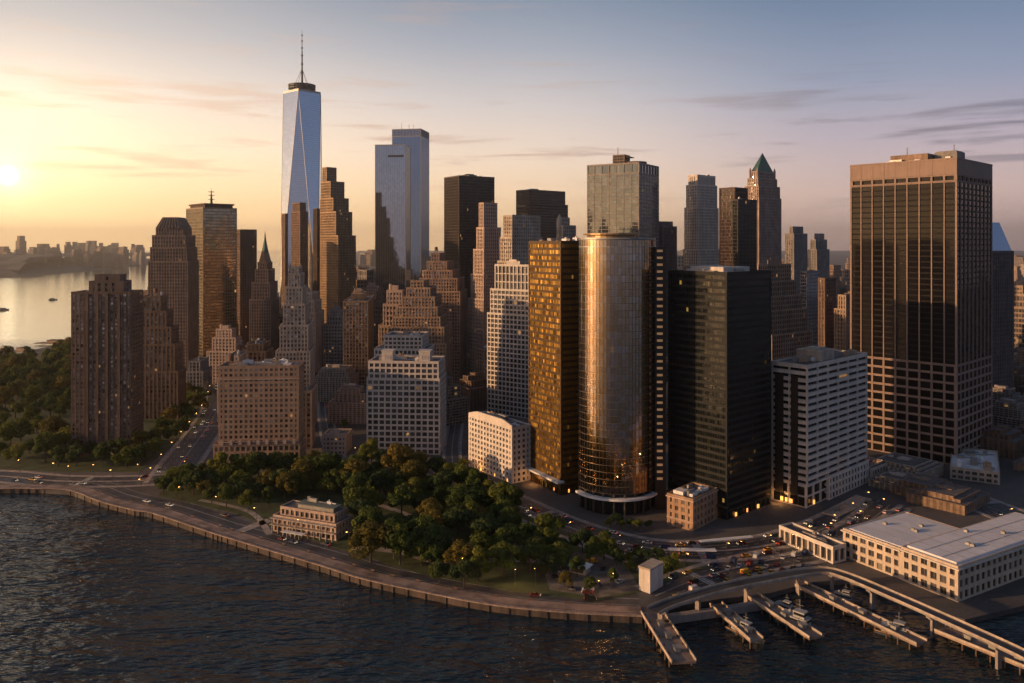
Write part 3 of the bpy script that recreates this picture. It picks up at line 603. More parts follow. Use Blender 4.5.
bld('ziggurat_block', 'tan ziggurat office block of many stacked terraces in the centre', 'office building', (386, 446, 452), 745, 3,
    [(344, 0, 0, 0, 0), (328, 2, 2, 1, 1), (318, 6, 6, 2, 2), (308, 10, 9, 3, 3), (298, 15, 12, 5, 5), (289, 19, 17, 7, 7), (282, 23, 24, 9, 9)], ST(3.6, 3.0, 1.1, 1.5, .6), wall((.33, .22, .145)), GL_HOME, clut=1, wr=52)
bld('rear_ziggurat_block', 'darker stepped block behind and right of the tan ziggurat', 'office building', (416, 460, 470), 860, 6,
    [(292, 0, 0, 0, 0), (279, 3, 3, 1, 1), (271, 7, 8, 2, 2), (262, 10, 14, 4, 4), (254, 14, 22, 6, 6)], ST(3.6, 3.0, 1.1, 1.5, .6), wall((.30, .195, .14)), GL_HOME, clut=1, tank=1, wr=50)
bld('white_tiered_tower', 'pale tiered gothic tower rising behind the pinkish brick block', 'tower', (274, 312, 318), 640, -8,
    [(392, 0, 0, 0, 0), (352, 1, 2, 1, 1), (326, 5, 4, 2, 2), (305, 8, 7, 4, 4), (288, 10, 10, 6, 6), (275, 12.5, 12, 7, 7), (268, 15, 14, 9, 9)], ST(3.7, 2.7, 1.1, 1.5, .7), STONE, GL_HOME, clut=0, wr=38)
bld('yellow_lit_annex', 'narrow lit annex at the foot of the pale tiered tower', 'building', (300, 312, 317), 590, -8, [(392, 0, 0, 0, 0)], OLD, TAN, GL_HOME, clut=1, wr=22)
r_, e_ = bld('gabled_townhouse', 'small pale townhouse with curved gable at the end of the street', 'house', (322, 346, 349), 572, 0,
    [(437, 0, 0, 0, 0)], ST(3.6, 3, 1.3, 1.6, .4, 0, .02), PINK, GL_OLD, wins=40, clut=2, wr=22)
x0, x1, y0, y1, z = e_; m = MB()
for u, w_, h_ in ((.5, 8, 4.0), (.5, 5, 5.2), (.15, 3, 2.6), (.85, 3, 2.6)): cx = x0+(x1-x0)*u; m.box(cx-w_/2, cx+w_/2, y0-.1-h_*.01, y0+.8+h_*.01, z-.2, z+h_)
m.build('gable', PINK, r_)
bld('white_midrise', 'white mid rise block with roof terraces behind the brick block at left', 'building', (217, 248, 252), 680, -4, [(378, 0, 0, 0, 0), (366, 4, 6, 2, 2), (357, 8, 10, 4, 4)], OLD, STONE, GL_HOME, clut=4, tank=1, wr=36)
bld('dark_midrise', 'dark brown mid rise with flat roof beside the white mid rise at left', 'building', (244, 266, 272), 730, -4, [(352, 0, 0, 0, 0), (345, 3, 3, 2, 2)], OLD, BROWN, GL_HOME, clut=4, wr=30)
bld('street_corner_block', 'grey brown block beside the avenue behind the stepped apartment block', 'building', (186, 203, 208), 800, -4, [(372, 0, 0, 0, 0), (362, 2, 3, 1, 1)], OLD, GREY, GL_OLD, clut=3, wr=30)
# --- small brown ornate house by the curved tower
r_, e_ = bld('ornate_brown_house', 'small brown stone building with white roof trim beside the dark green tower', 'house', (667, 693, 717.5), 419, 42,
    [(501, 0, 0, 0, 0)], ST(3.9, 3.8, 1.9, 1.5, .4, 0, .02), wall((.33, .20, .12)), GL_HOME, wins=40, clut=5)
x0, x1, y0, y1, z = e_; m = MB(); m.box(x0-.5, x1+.5, y0-.5, y0+.1, z-.7, z+.05); m.box(x1-.1, x1+.5, y0+.1, y1+.5, z-.7, z+.05); m.box(x0-.2, x1+.2, y0-.2, y0, 4.2, 4.7); m.build('cornice', PINK, r_)
m = MB(); m.box(x0+2, x0+8, y0+3, y0+9, z+.1, z+2.4); m.box(x0+10, x1-3, y0+5, y1-4, z+.1, z+1.6); m.build('penthouse', WHITE, r_)

# --- the waterfront pavilion restaurant
def pavilion():
    cx, cy, W_, Dp, rz = place(273, 336, 352, 405, 22)
    root = empty('waterfront_pavilion', (cx, cy, 0), rz); tag(root, 'pinkish stone waterfront pavilion with grey green flat roof and arched balconies by the promenade', 'pavilion')
    x0, x1, y0, y1 = -W_/2, W_/2, -Dp/2, Dp/2; P = newP(); s = ST(3.9, 3.1, 1.0, 1.2, .7, 0, .05)
    tier(P, x0, x1, y0, y1, 0, 8, s, .7); tier(P, x0+2.6, x1-2.6, y0+2.6, y1-1, 8, 12, s, .7)
    finish(P, root, PINK, GL_HOME, wins=60)
    m = MB(); m.box(x0+12, x1-5, y0+5, y1-3, 12.1, 14.2); m.build('roof_lantern', METAL, root)
    m = MB(); m.box(x0+11.4, x1-4.4, y0+4.4, y1-2.4, 14.2, 14.6); m.build('green_roof', plain('weathered_roofing', (.12, .14, .125), .8), root)
    m = MB()
    for i in range(11):
        x = x0+1+(x1-x0-2)*i/10; m.cyl(x, y0-2.0, 0, 4.0, .28, n=8); m.cyl(x, y0-2.0, 4.4, 7.4, .2, n=8)
    m.box(x0-.3, x1+.3, y0-2.5, y0-.05, 4.0, 4.35); m.box(x0-.3, x1+.3, y0-2.5, y0-.05, 7.4, 7.75); m.build('balcony', STONE, root)
    m = MB(); m.box(x0-1, x0+9, y0-4, y0-2.6, 7.9, 8.2); m.box(x0-2, x0-1.2, y0-1, y1, 12, 12.4)
    clutter(x0+4, x1-6, y0+5, y1-3, 14.6, root, 3)
    m = MB(); m.box(x0+10, x1-16, y0-6, y0-3, 2.7, 2.9)
    for i in range(5): m.cyl(x0+10.5+i*2.5, y0-5.6, 0, 2.7, .1, n=6)
    m.build('awning', WHITE, root)
pavilion()
# --- the long white ferry hall with its two pale roofs
def ferry_hall():
    cx, cy, W_, Dp, rz = place(843, 958.5, 1100, 336, 60, None, 92)
    root = empty('white_ferry_hall', (cx, cy, 0), rz); tag(root, 'long white hall with two huge pale flat roofs beside the docks', 'terminal')
    x0, x1, y0, y1 = -W_/2, W_/2, -Dp/2, Dp/2; P = newP(); s = ST(4.6, 4.2, 1.5, 1.7, .6, 0, .04)
    ch = 0
    xm = x0+W_*.54
    tier(P, x0, xm, y0, y0+48, 0, 13.4, s, .5); tier(P, xm+.01, x1, y0-.3, y1, 0, 14.6, s, .5)
    finish(P, root, wall((.50, .40, .31), var=.2), GL_OLD, ROOFL, wins=100)
    for a in ((x0-.8, xm-.1, y0-.8, y0+.2, 12.4), (xm, x1+.8, y0-1.1, y0-.1, 13.4), (x1-.2, x1+.8, y0-.1, y1, 13.4)):
        m = MB(); m.box(*a, a[4]+.6); m.build('cornice', WSTONE, root)
    rf = MB(); rf.box(x0+2, xm-1.5, y0+2, y0+46, 13.55, 14.0); rf.build('roof_slab', ROOFL, root)
    rf = MB(); rf.box(xm+1.5, x1-2, y0+2, y1-2, 14.75, 15.6); rf.build('roof_slab', ROOFL, root)
    k = MB()
    for i in range(1, 12): yy = y0+2+i*8; k.box(xm+1.6, x1-2.1, yy-.1, yy+.1, 15.6, 15.68)
    for i in range(1, 6): yy = y0+2+i*8; k.box(x0+2.1, xm-1.6, yy-.1, yy+.1, 14.0, 14.08)
    for xx in (x0+W_*.7, x0+W_*.85): k.box(xx-.1, xx+.1, y0+2.2, y1-2.2, 15.69, 15.75)
    k.build('roof_seam', METAL, root)
    for i in range(9):
        v = MB(); cx, cy = random.uniform(x0+5, xm-4), y0+random.uniform(5, 43)
        if i > 3: cx, cy = random.uniform(xm+4, x1-4), random.uniform(y0+5, y1-6)
        zz = 14.0 if i <= 3 else 15.6; v.box(cx-.9, cx+.9, cy-.7, cy+.7, zz, zz+1); v.cyl(cx, cy, zz+1, zz+1.4, .5, n=8); v.build('roof_vent', METAL, root)
ferry_hall()
bld('low_gallery_building', 'long low cream gallery with columns left of the white hall', 'building', (779, 833, 849), 376, 62,
    [(549, 0, 0, 0, 0)], ST(7, 3.6, .8, 1.4, 1.2, 0, .1), WSTONE, GL_HOME, wins=40, clut=3, wr=9)
r_, e_ = bld('stone_vent_building', 'tall narrow windowless stone block at the promenade corner by the docks', 'building', (639, 650, 663), 344, 42,
    [(572, 0, 0, 0, 0)], ST(12, 6, 2.4, 2.0, .12), WSTONE, WSTONE, clut=1)
x0, x1, y0, y1, z = e_; m = MB(); m.box(x0-.3, x1+.3, y0-.3, y1+.3, z+.4, z+1.3); m.build('coping', STONE, r_)
bld('arcade_annex', 'low white building with round headed openings at the foot of the white banded tower', 'building', (828, 829, 869), 470, 47.5, [(478, 0, 0, 0, 0)], ST(4, 4.2, 1.6, 1.6, .5), WSTONE, GL_OLD, wins=60, clut=4, wl=12)
bld('blue_trim_house', 'small pale building right of the arcade annex beside the main road', 'building', (866, 872, 893), 505, 50, [(470, 0, 0, 0, 0)], ST(3.8, 3.6, 1.4, 1.5, .4), STONE, GL_OLD, wins=40, clut=5)
bld('low_roof_shed', 'low pale roofed shed between the arcade annex and the white hall', 'shed', (822, 838, 872), 440, 47, [(518, 0, 0, 0, 0)], ST(4.5, 4, 1.3, 1.4, .4), STONE, GL_OLD, clut=5, roof=ROOFL, wins=30)
bld('long_market_shed', 'long low shed with pale roof edge at the right frame edge beside the road', 'shed', (950, 1000, 1100), 500, 30, [(474, 0, 0, 0, 0)], ST(4.5, 4, 1.3, 1.4, .4), STONE, GL_OLD, clut=6, roof=ROOFL, wins=30, wr=60)
bld('grey_roof_shed', 'grey flat roofed shed at the foot of the striped tower', 'shed', (955, 975, 1010), 560, 45, [(455, 0, 0, 0, 0)], ST(4.5, 4, 1.3, 1.4, .4), GREY, GL_OLD, clut=6, roof=ROOFL, wr=40)

# --- infill blocks between the towers
def clear_of(x, y, r):
    for (cx, cy, rr, *_r) in FOOT:
        if (x-cx)**2+(y-cy)**2 < (rr*.95+r)**2: return False
    return True
proto = []
def infill_proto(i):
    W_, Dp = random.uniform(22, 40), random.uniform(22, 40); H_ = 60
    P = newP(); s = random.choice([OLD, PUNCH, VERT, ST(3.8, 3.2, .5, 1.2, .5)])
    a = random.uniform(.55, .8)*H_; tier(P, -W_/2, W_/2, -Dp/2, Dp/2, 0, a, s); k = random.uniform(2, 5)
    b = a+(H_-a)*.6; tier(P, -W_/2+k, W_/2-k, -Dp/2+k, Dp/2-k, a, b, s)
    tier(P, -W_/2+2*k, W_/2-2*k, -Dp/2+k, Dp/2-2*k, b, H_, s)
    wm = [TAN, BRICK, GREY, STONE, BROWN, DBROWN, PINK, CONC][i % 8]
    R1 = MB(); z = H_
    R1.box(-4, 3, -3, 4, z+.1, z+4)
    R1.cyl(-W_/2+2*k+3, 0, z, z+5, 1.8, n=10)
    return P['wall'].mesh('wall', wm), P['glaz'].mesh('glazing', [GL_HOME, GL_OLD, GL_FAR][i % 3]), P['roof'].mesh('roof', ROOF), R1.mesh('roof_unit', wm), max(W_, Dp)/2
for i in range(12): proto.append(infill_proto(i))
def infill(x, y, h, rz, label, group, name='city_building'):
    pr = random.choice(proto); root = empty(name, (x, y, 0), rz); tag(root, label, 'building', group)
    for nme, me in zip(('wall', 'glazing', 'roof', 'roof_unit'), pr[:4]):
        o = link(nme, me, root)
    root.scale = (1, 1, h/60)
    FOOT.append((x, y, pr[4]*.7, 1, 1, 0))
cnt = 0; tries = 0
while cnt < 230 and tries < 16000:
    tries += 1
    D = random.uniform(610, 1800); px = random.uniform(150, 1060); x = (px-512)/F*D
    if px < 272 and D < 740: continue
    if px < 225 and D < 1000: continue
    if 313 < px < 337 and D < 1300: continue
    if 446 < px < 466 and D < 900: continue
    if px > 860 and D < 640: continue
    if x > 560+.3*(D-600): pass
    ymin = 262 if px < 440 else 268
    if 835 < px: ymin = 285
    if D < 900: ymin += 60
    if D < 720: ymin += 25
    hmax = HT(ymin, D)
    h = random.uniform(.45, 1.0)*max(22, min(110, hmax))
    pw_ = 17/D*F
    for (a_, b_, d_) in NAMED:
        if px+pw_ > a_ and px-pw_ < b_ and d_ > D-10: h = min(h, HT(HY+CH*F/d_-(28 if d_ < 1000 else 55), D))
    h = min(h, hmax)
    if h < 12: continue
    if not clear_of(x, y := D, 16): continue
    side = 'left of the tallest tower' if px < 290 else ('in the middle of the city' if px < 600 else 'on the right side of the city')
    infill(x, D, h, R(-4 if px < 420 else -50), 'mid rise city building among the dense blocks '+side, 'mid rise buildings '+side); cnt += 1

# ------------------------------------------------------------------ ground, water, roads
def sheet(name, pts, z0, z1, mat, kind='structure', parent=None):
    a = sum(pts[i][0]*pts[(i+1) % len(pts)][1]-pts[(i+1) % len(pts)][0]*pts[i][1] for i in range(len(pts)))
    if a < 0: pts = pts[::-1]
    m = MB(); m.prism([(p[0], p[1]) for p in pts], z0, z1); o = m.build(name, mat, parent); 
    if kind: o['kind'] = kind
    return o
def mk_ground():
    m, nt, N, L, b = mat_new('city_ground'); tc = N.new('ShaderNodeTexCoord'); o = tc.outputs['Object']
    f = noise(N, L, o, .02, 8, .6); f2 = noise(N, L, o, .6, 4)
    mx = N.new('ShaderNodeMath'); mx.operation = 'MULTIPLY_ADD'; L.new(f2, mx.inputs[0]); mx.inputs[1].default_value = .4; L.new(f, mx.inputs[2])
    r = rampn(N, L, mx.outputs[0], [(.45, (.035, .032, .03)), (.7, (.09, .08, .075)), (.95, (.15, .13, .12))]); L.new(r.outputs[0], b.inputs['Base Color']); b.inputs['Roughness'].default_value = .9
    return m
GROUND = mk_ground()
ASPH = plain('asphalt', (.05, .048, .05), .6, var=.5, scale=.12)
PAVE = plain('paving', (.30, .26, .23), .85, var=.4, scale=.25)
PROM = plain('promenade_paving', (.25, .175, .135), .8, var=.55, scale=.12)
GRASS = plain('grass', (.05, .065, .022), .95, var=.5, scale=.12)
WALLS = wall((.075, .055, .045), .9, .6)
MARK = plain('road_paint', (.55, .53, .50), .7)
ZW = -2.2
cw = [(-60, 493), (0, 493), (36, 493), (71, 495), (100, 506), (135, 515), (153, 518), (206, 536), (228, 543), (270, 556), (320, 571), (360, 584), (408, 595), (489, 611), (566, 619), (642, 623)]
coast = [G(x, y, ZW) for x, y in cw]
basin = [G(x, y, ZW) for x, y in ((668, 613), (720, 604), (770, 598), (812, 587), (850, 584), (905, 606), (965, 625), (1110, 590), (1300, 560))]
west = [Vector((-405, 520)), Vector((-560, 690)), Vector((-655, 930)), G(0, 359, ZW), G(70, 343, ZW), Vector((-690, 2200)), Vector((-1100, 5000)), Vector((-2500, 12000)), Vector((-4000, 21000))]
land = west[::-1]+coast+basin+[Vector((900, 600)), Vector((2400, 1500)), Vector((9000, 5000)), Vector((21000, 14000)), Vector((21000, 21000))]
sheet('ground', [tuple(p) for p in land], -6, 0, GROUND)
def mk_water():
    m, nt, N, L, b = mat_new('river_water'); b.inputs['Base Color'].default_value = (.007, .020, .028, 1); b.inputs['Roughness'].default_value = .07; b.inputs['IOR'].default_value = 1.45
    tc = N.new('ShaderNodeTexCoord'); mp = N.new('ShaderNodeMapping'); mp.inputs['Rotation'].default_value = (0, 0, R(25)); mp.inputs['Scale'].default_value = (.6, 1.5, 1); L.new(tc.outputs['Object'], mp.inputs[0])
    n1 = noise(N, L, mp.outputs[0], .30, 3, .45); n2 = noise(N, L, mp.outputs[0], .045, 3)
    bp = N.new('ShaderNodeBump'); bp.inputs['Distance'].default_value = 1.9; bp.inputs['Strength'].default_value = 1.0; L.new(n1, bp.inputs['Height'])
    bq = N.new('ShaderNodeBump'); bq.inputs['Distance'].default_value = 7; bq.inputs['Strength'].default_value = .6; L.new(n2, bq.inputs['Height']); L.new(bp.outputs[0], bq.inputs['Normal'])
    sp = N.new('ShaderNodeSeparateXYZ'); L.new(tc.outputs['Object'], sp.inputs[0])      # sheltered water up the river is calmer than the open harbour
    mr = N.new('ShaderNodeMapRange'); L.new(sp.outputs['Y'], mr.inputs[0]); mr.inputs[1].default_value = 450; mr.inputs[2].default_value = 1300; mr.inputs[3].default_value = 1.0; mr.inputs[4].default_value = .06
    L.new(mr.outputs[0], bp.inputs['Strength']); L.new(mr.outputs[0], bq.inputs['Strength'])
    L.new(bq.outputs[0], b.inputs['Normal']); return m
wm = MB(); wm.quad((-22000, -3000, ZW), (22000, -3000, ZW), (22000, 22000, ZW), (-22000, 22000, ZW)); wm.build('water', mk_water())['kind'] = 'structure'
def smooth(pts, n=6):
    P = [Vector(p) for p in pts]; out = []
    for i in range(len(P)-1):
        a, b, c, d = P[max(i-1, 0)], P[i], P[i+1], P[min(i+2, len(P)-1)]
        for k in range(n):
            t = k/n; out.append(.5*((2*b)+(c-a)*t+(2*a-5*b+4*c-d)*t*t+(3*b-3*c+d-a)*t**3))
    out.append(P[-1]); return out
def offset(pts, d):
    o = []
    for i, p in enumerate(pts):
        a, b = pts[max(i-1, 0)], pts[min(i+1, len(pts)-1)]; t = (b-a).normalized(); o.append(p+Vector((-t.y, t.x))*d)
    return o
def strip(m, pts, o0, o1, z0, z1=None):      # band between two offsets; solid when z1 given
    A, B = offset(pts, o0), offset(pts, o1)
    for i in range(len(pts)-1):
        a, b, c, d = A[i], A[i+1], B[i+1], B[i]
        zt = z0 if z1 is None else z1
        m.quad((a.x, a.y, zt), (b.x, b.y, zt), (c.x, c.y, zt), (d.x, d.y, zt))
        if z1 is not None:
            m.quad((a.x, a.y, z0), (b.x, b.y, z0), (b.x, b.y, zt), (a.x, a.y, zt)); m.quad((c.x, c.y, z0), (d.x, d.y, z0), (d.x, d.y, zt), (c.x, c.y, zt))
ROADS = {}
def road(name, px, width, lanes=4, z=.004, pave=3.0, world=False):
    pts = smooth([p if world else G(*p) for p in px]); ROADS[name] = (pts, width, lanes)
    m = MB(); strip(m, pts, -width/2, width/2, z); m.build('road', ASPH)['kind'] = 'structure'
    if pave:
        m = MB(); strip(m, pts, width/2+.05, width/2+pave, 0, .13+z); strip(m, pts, -width/2-pave, -width/2-.05, 0, .13+z); m.build('pavement', PAVE)['kind'] = 'structure'
    k = MB()
    for l in range(1, lanes):
        o = -width/2+width*l/lanes
        if l*2 == lanes: strip(k, pts, o-.22, o-.08, z+.004); strip(k, pts, o+.08, o+.22, z+.004); continue
        L0 = 0; A = offset(pts, o)
        for i in range(len(A)-1):
            seg = A[i+1]-A[i]; ln = seg.length; s = 0
            n = max(1, int(ln/8))
            for j in range(n):
                a = A[i]+seg*(j/n); b = a+seg.normalized()*3; q = Vector((-seg.y, seg.x)).normalized()*.1
                k.quad((a.x-q.x, a.y-q.y, z+.004), (b.x-q.x, b.y-q.y, z+.004), (b.x+q.x, b.y+q.y, z+.004), (a.x+q.x, a.y+q.y, z+.004))
    for s_ in (-1, 1): strip(k, pts, s_*(width/2-.5)-.07, s_*(width/2-.5)+.07, z+.004)
    k.build('road_marking', MARK)['kind'] = 'structure'
    return pts
ctop = smooth([Vector((p.x, p.y)) for p in coast], 4)
m = MB(); strip(m, ctop, 0.6, 9, 0, .35); m.build('promenade', PROM)['kind'] = 'structure'
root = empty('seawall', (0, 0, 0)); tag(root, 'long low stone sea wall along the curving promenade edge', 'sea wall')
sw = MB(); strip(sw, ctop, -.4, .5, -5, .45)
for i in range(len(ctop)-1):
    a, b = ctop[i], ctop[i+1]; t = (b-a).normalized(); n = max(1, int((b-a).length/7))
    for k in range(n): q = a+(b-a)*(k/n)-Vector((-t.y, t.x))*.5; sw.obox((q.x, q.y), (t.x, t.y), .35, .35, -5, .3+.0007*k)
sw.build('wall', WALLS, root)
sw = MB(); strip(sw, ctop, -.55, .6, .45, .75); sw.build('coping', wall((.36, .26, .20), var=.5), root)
shore = offset(ctop, 17)
# roads
road('shore_road', [tuple(p) for p in []] or None, 0) if False else None
def road_pts(name, pts, width, lanes, z, pave):
    global smooth
    keep = smooth; smooth = lambda p, n=6: [Vector(q) for q in p]
    try: return road(name, pts, width, lanes, z, pave, world=True)
    finally: smooth = keep
road_pts('shore_road', [tuple(p) for p in shore[8:]], 13, 2, .006, 0)
road('battery_place', [(-80, 474), (0, 476), (60, 481), (130, 481), (175, 478), (215, 474)], 20, 4)
road('west_avenue', [(168, 482), (180, 464), (198, 440), (212, 420), (219, 405), (222, 392), (222, 380)], 24, 6, .012)
road('park_road', [(352, 455), (400, 458), (450, 474), (500, 497), (560, 524), (630, 545), (700, 551), (770, 545), (830, 526), (880, 500)], 22, 6, .02)
road('broad_avenue', [(1100, 545), (1024, 520), (960, 496), (900, 476), (865, 462), (820, 452)], 24, 6, .03)
road('plaza_road', [(655, 596), (700, 578), (760, 562), (812, 552), (850, 535), (890, 505)], 18, 4, .044)
road('canyon_street', [(338, 462), (330, 440), (325, 410), (324, 380), (323, 350), (323, 330)], 10, 2, .052, 2)
road('white_block_street', [(455, 478), (452, 450), (456, 420), (458, 395), (458, 370)], 10, 2, .058, 2)
cwk = MB()                                    # zebra crossings
for nm, idx in (('park_road', 8), ('park_road', 22), ('park_road', 36), ('west_avenue', 4), ('west_avenue', 16), ('broad_avenue', 10), ('plaza_road', 18), ('battery_place', 14), ('plaza_road', 6)):
    pts, wd, ln = ROADS[nm]; p = pts[idx]; t = (pts[idx+1]-p).normalized(); n = Vector((-t.y, t.x)); k = int(wd/1.2)
    zz = {'park_road': .03, 'west_avenue': .02, 'broad_avenue': .04, 'plaza_road': .054, 'battery_place': .012}[nm]
    for i in range(k):
        c = p+n*(-wd/2+1.2*(i+.5)); q = [c-t*2-n*.3, c+t*2-n*.3, c+t*2+n*.3, c-t*2+n*.3]; cwk.quad(*[(a.x, a.y, zz) for a in q])
cwk.build('zebra_crossing', MARK)['kind'] = 'structure'
# park lawns
park = [G(x, y) for x, y in ((158, 496), (165, 486), (215, 478), (300, 468), (352, 461), (400, 466), (450, 482), (505, 506), (560, 530), (620, 551), (690, 560), (705, 568), (640, 592), (600, 601), (520, 593), (420, 574), (330, 546), (230, 512))]
sheet('lawn', [tuple(p) for p in park], .02, .12, GRASS)
sheet('lawn', [tuple(G(x, y)) for x, y in ((-60, 466), (60, 472), (140, 472), (165, 452), (200, 425), (212, 398), (150, 380), (110, 370), (60, 348), (0, 363), (-80, 385))], .02, .12, GRASS)
pm = MB()
for pth, w_ in (([(352, 548), (400, 552), (450, 565), (500, 560), (560, 565), (620, 590)], 5), ([(500, 560), (540, 540), (580, 545), (640, 570)], 4), ([(200, 500), (250, 512), (270, 535)], 3.5), ([(380, 505), (420, 520), (450, 540), (460, 565)], 4), ([(270, 520), (230, 535)], 6)):
    strip(pm, smooth([G(*p) for p in pth]), -w_/2, w_/2, .125)
pm.build('path', PAVE)['kind'] = 'structure'
plz = [G(x, y) for x, y in ((545, 575), (575, 552), (625, 562), (640, 590), (600, 598), (550, 590))]
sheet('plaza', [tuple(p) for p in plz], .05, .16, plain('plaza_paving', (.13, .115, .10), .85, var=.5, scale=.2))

# ------------------------------------------------------------------ trees
def mk_leaf(name, c1, c2, c3):
    m, nt, N, L, b = mat_new(name); oi = N.new('ShaderNodeObjectInfo'); uv = N.new('ShaderNodeUVMap')
    sx = N.new('ShaderNodeSeparateXYZ'); L.new(uv.outputs[0], sx.inputs[0])
    mx = N.new('ShaderNodeMath'); mx.operation = 'MULTIPLY_ADD'; L.new(oi.outputs['Random'], mx.inputs[0]); mx.inputs[1].default_value = .55; 
    m2 = N.new('ShaderNodeMath'); m2.operation = 'MULTIPLY'; L.new(sx.outputs[0], m2.inputs[0]); m2.inputs[1].default_value = .45; L.new(m2.outputs[0], mx.inputs[2])
    r = rampn(N, L, mx.outputs[0], [(0, c1), (.55, c2), (1, c3)]); L.new(r.outputs[0], b.inputs['Base Color']); b.inputs['Roughness'].default_value = .75
    b.inputs['Specular IOR Level'].default_value = .15
    tr = N.new('ShaderNodeBsdfTranslucent'); L.new(r.outputs[0], tr.inputs[0]); mi = N.new('ShaderNodeMixShader'); mi.inputs[0].default_value = .35
    L.new(b.outputs[0], mi.inputs[1]); L.new(tr.outputs[0], mi.inputs[2]); L.new(mi.outputs[0], N['Material Output'].inputs['Surface']); return m
LEAVES = [mk_leaf('leaves', (.04, .07, .018), (.08, .115, .025), (.16, .17, .03)), mk_leaf('leaves', (.06, .085, .015), (.13, .15, .025), (.25, .22, .035)), mk_leaf('leaves', (.03, .055, .02), (.055, .085, .028), (.10, .12, .03)), mk_leaf('leaves', (.08, .075, .018), (.15, .125, .025), (.24, .17, .035))]
BARK = plain('bark', (.06, .045, .035), .9)
def tree_mesh(seed, h, r):
    rnd = random.Random(seed); t = MB(); t.cyl(0, 0, 0, h*.38, .38, .26, 7, False)
    cl = []
    nb = rnd.randint(8, 17)
    for i in range(nb):
        a = rnd.uniform(0, 2*pi); rr = r*sqrt(rnd.random())*.72; z = h*(.40+.46*rnd.random()*(1-.45*(rr/r)**2)); cl.append((rr*cos(a), rr*sin(a), z, r*rnd.uniform(.20, .46)))
    cl.append((0, 0, h*.80, r*.42))
    for c in cl[:8]: t.beam((0, 0, h*.34), (c[0]*.8, c[1]*.8, c[2]), .12)
    lf = MB()
    for (x, y, z, cr) in cl:
        shade = rnd.random()
        for k in range(190):
            while True:
                v = Vector((rnd.uniform(-1, 1), rnd.uniform(-1, 1), rnd.uniform(-1, 1)))
                if .1 < v.length < 1: break
            v = v.normalized()*(v.length**.45); p = Vector((x, y, z))+Vector((v.x*cr, v.y*cr, v.z*cr*.78))
            n = (v+Vector((rnd.gauss(0, .5), rnd.gauss(0, .5), rnd.gauss(.3, .5)))).normalized(); u = n.orthogonal().normalized(); w = n.cross(u); an = rnd.uniform(0, pi)
            u, w = u*cos(an)+w*sin(an), w*cos(an)-u*sin(an); s = rnd.uniform(.28, .55)
            uvv = (min(1, max(0, shade*.7+rnd.random()*.3)), 0)
            lf.quad(tuple(p-u*s-w*s*.6), tuple(p+u*s-w*s*.6), tuple(p+u*s*.7+w*s*.8), tuple(p-u*s*.7+w*s*.8), [uvv]*4)
    return t.mesh('trunk', BARK), lf.mesh('crown', LEAVES[[0, 1, 2, 0, 3, 1, 2, 0, 1, 0, 2][seed % 11]])
TREES = [tree_mesh(100+i, 12+1.7*(i % 4), 5.8+.8*(i % 5)) for i in range(11)]
GOLDEN = [TREES[i] for i in range(11) if TREES[i][1].materials[0] in (LEAVES[1], LEAVES[3], LEAVES[0])]  # yellower leaves for the left wood, its sunlit gold put into the colour
nt_ = 0
def tree(x, y, label, group, sc=1.0):
    global nt_
    tm, lm = random.choice(GOLDEN if 'left of the dark' in group else TREES); root = empty('park_tree', (x, y, 0), random.uniform(0, 6.28)); tag(root, label, 'tree', group)
    s = sc*random.uniform(.62, 1.2); root.scale = (s, s, s*random.uniform(.85, 1.12)); link('trunk', tm, root); link('crown', lm, root); nt_ += 1
def inpoly(p, poly):
    c = False; j = len(poly)-1
    for i in range(len(poly)):
        if ((poly[i][1] > p[1]) != (poly[j][1] > p[1])) and p[0] < (poly[j][0]-poly[i][0])*(p[1]-poly[i][1])/(poly[j][1]-poly[i][1])+poly[i][0]: c = not c
        j = i
    return c
placed = []
def scatter(polypx, n, rmin, label, group, sc=1.0, holes=()):
    poly = [G(*p) for p in polypx]; hs = [[G(*p) for p in h] for h in holes]
    xs = [p.x for p in poly]; ys = [p.y for p in poly]; k = 0
    for t in range(n*60):
        if k >= n: break
        p = (random.uniform(min(xs), max(xs)), random.uniform(min(ys), max(ys)))
        if not inpoly(p, poly) or any(inpoly(p, h) for h in hs): continue
        if any((p[0]-q[0])**2+(p[1]-q[1])**2 < rmin*rmin for q in placed): continue
        placed.append(p); tree(p[0], p[1], label, group, sc); k += 1
scatter([(160, 494), (175, 484), (260, 476), (330, 468), (372, 466), (372, 505), (352, 512), (345, 500), (280, 500), (262, 514), (225, 508)], 62, 8.0, 'green tree in the left half of the waterfront park, near the pavilion', 'trees in the left half of the waterfront park', 1.12)
scatter([(372, 466), (400, 468), (450, 484), (500, 508), (548, 533), (565, 552), (540, 562), (515, 560), (500, 590), (440, 586), (345, 556), (355, 512)], 86, 8.0, 'green tree in the main clump of the waterfront park, before the white blocks', 'trees in the main clump of the waterfront park', 1.2,
        holes=[[(372, 512), (392, 506), (405, 516), (385, 524)], [(430, 545), (452, 538), (462, 552), (440, 560)]])
scatter([(-10, 470), (-10, 366), (30, 359), (72, 350), (72, 455), (60, 470)], 125, 9.0, 'tree in the wooded park left of the dark brick tower', 'trees left of the dark brick tower', 1.3,
        holes=[[(55, 425), (75, 418), (75, 432), (60, 438)], [(-10, 462), (20, 464), (20, 472), (-10, 472)]])
scatter([(62, 466), (140, 470), (150, 460), (140, 452), (72, 456)], 14, 7, 'round tree at the foot of the dark brick tower', 'trees at the foot of the dark brick tower')
scatter([(146, 462), (166, 450), (186, 430), (200, 414), (208, 398), (190, 395), (178, 415), (160, 428), (146, 440)], 30, 8, 'dark tree lining the wide avenue at left', 'trees lining the wide avenue', .95)
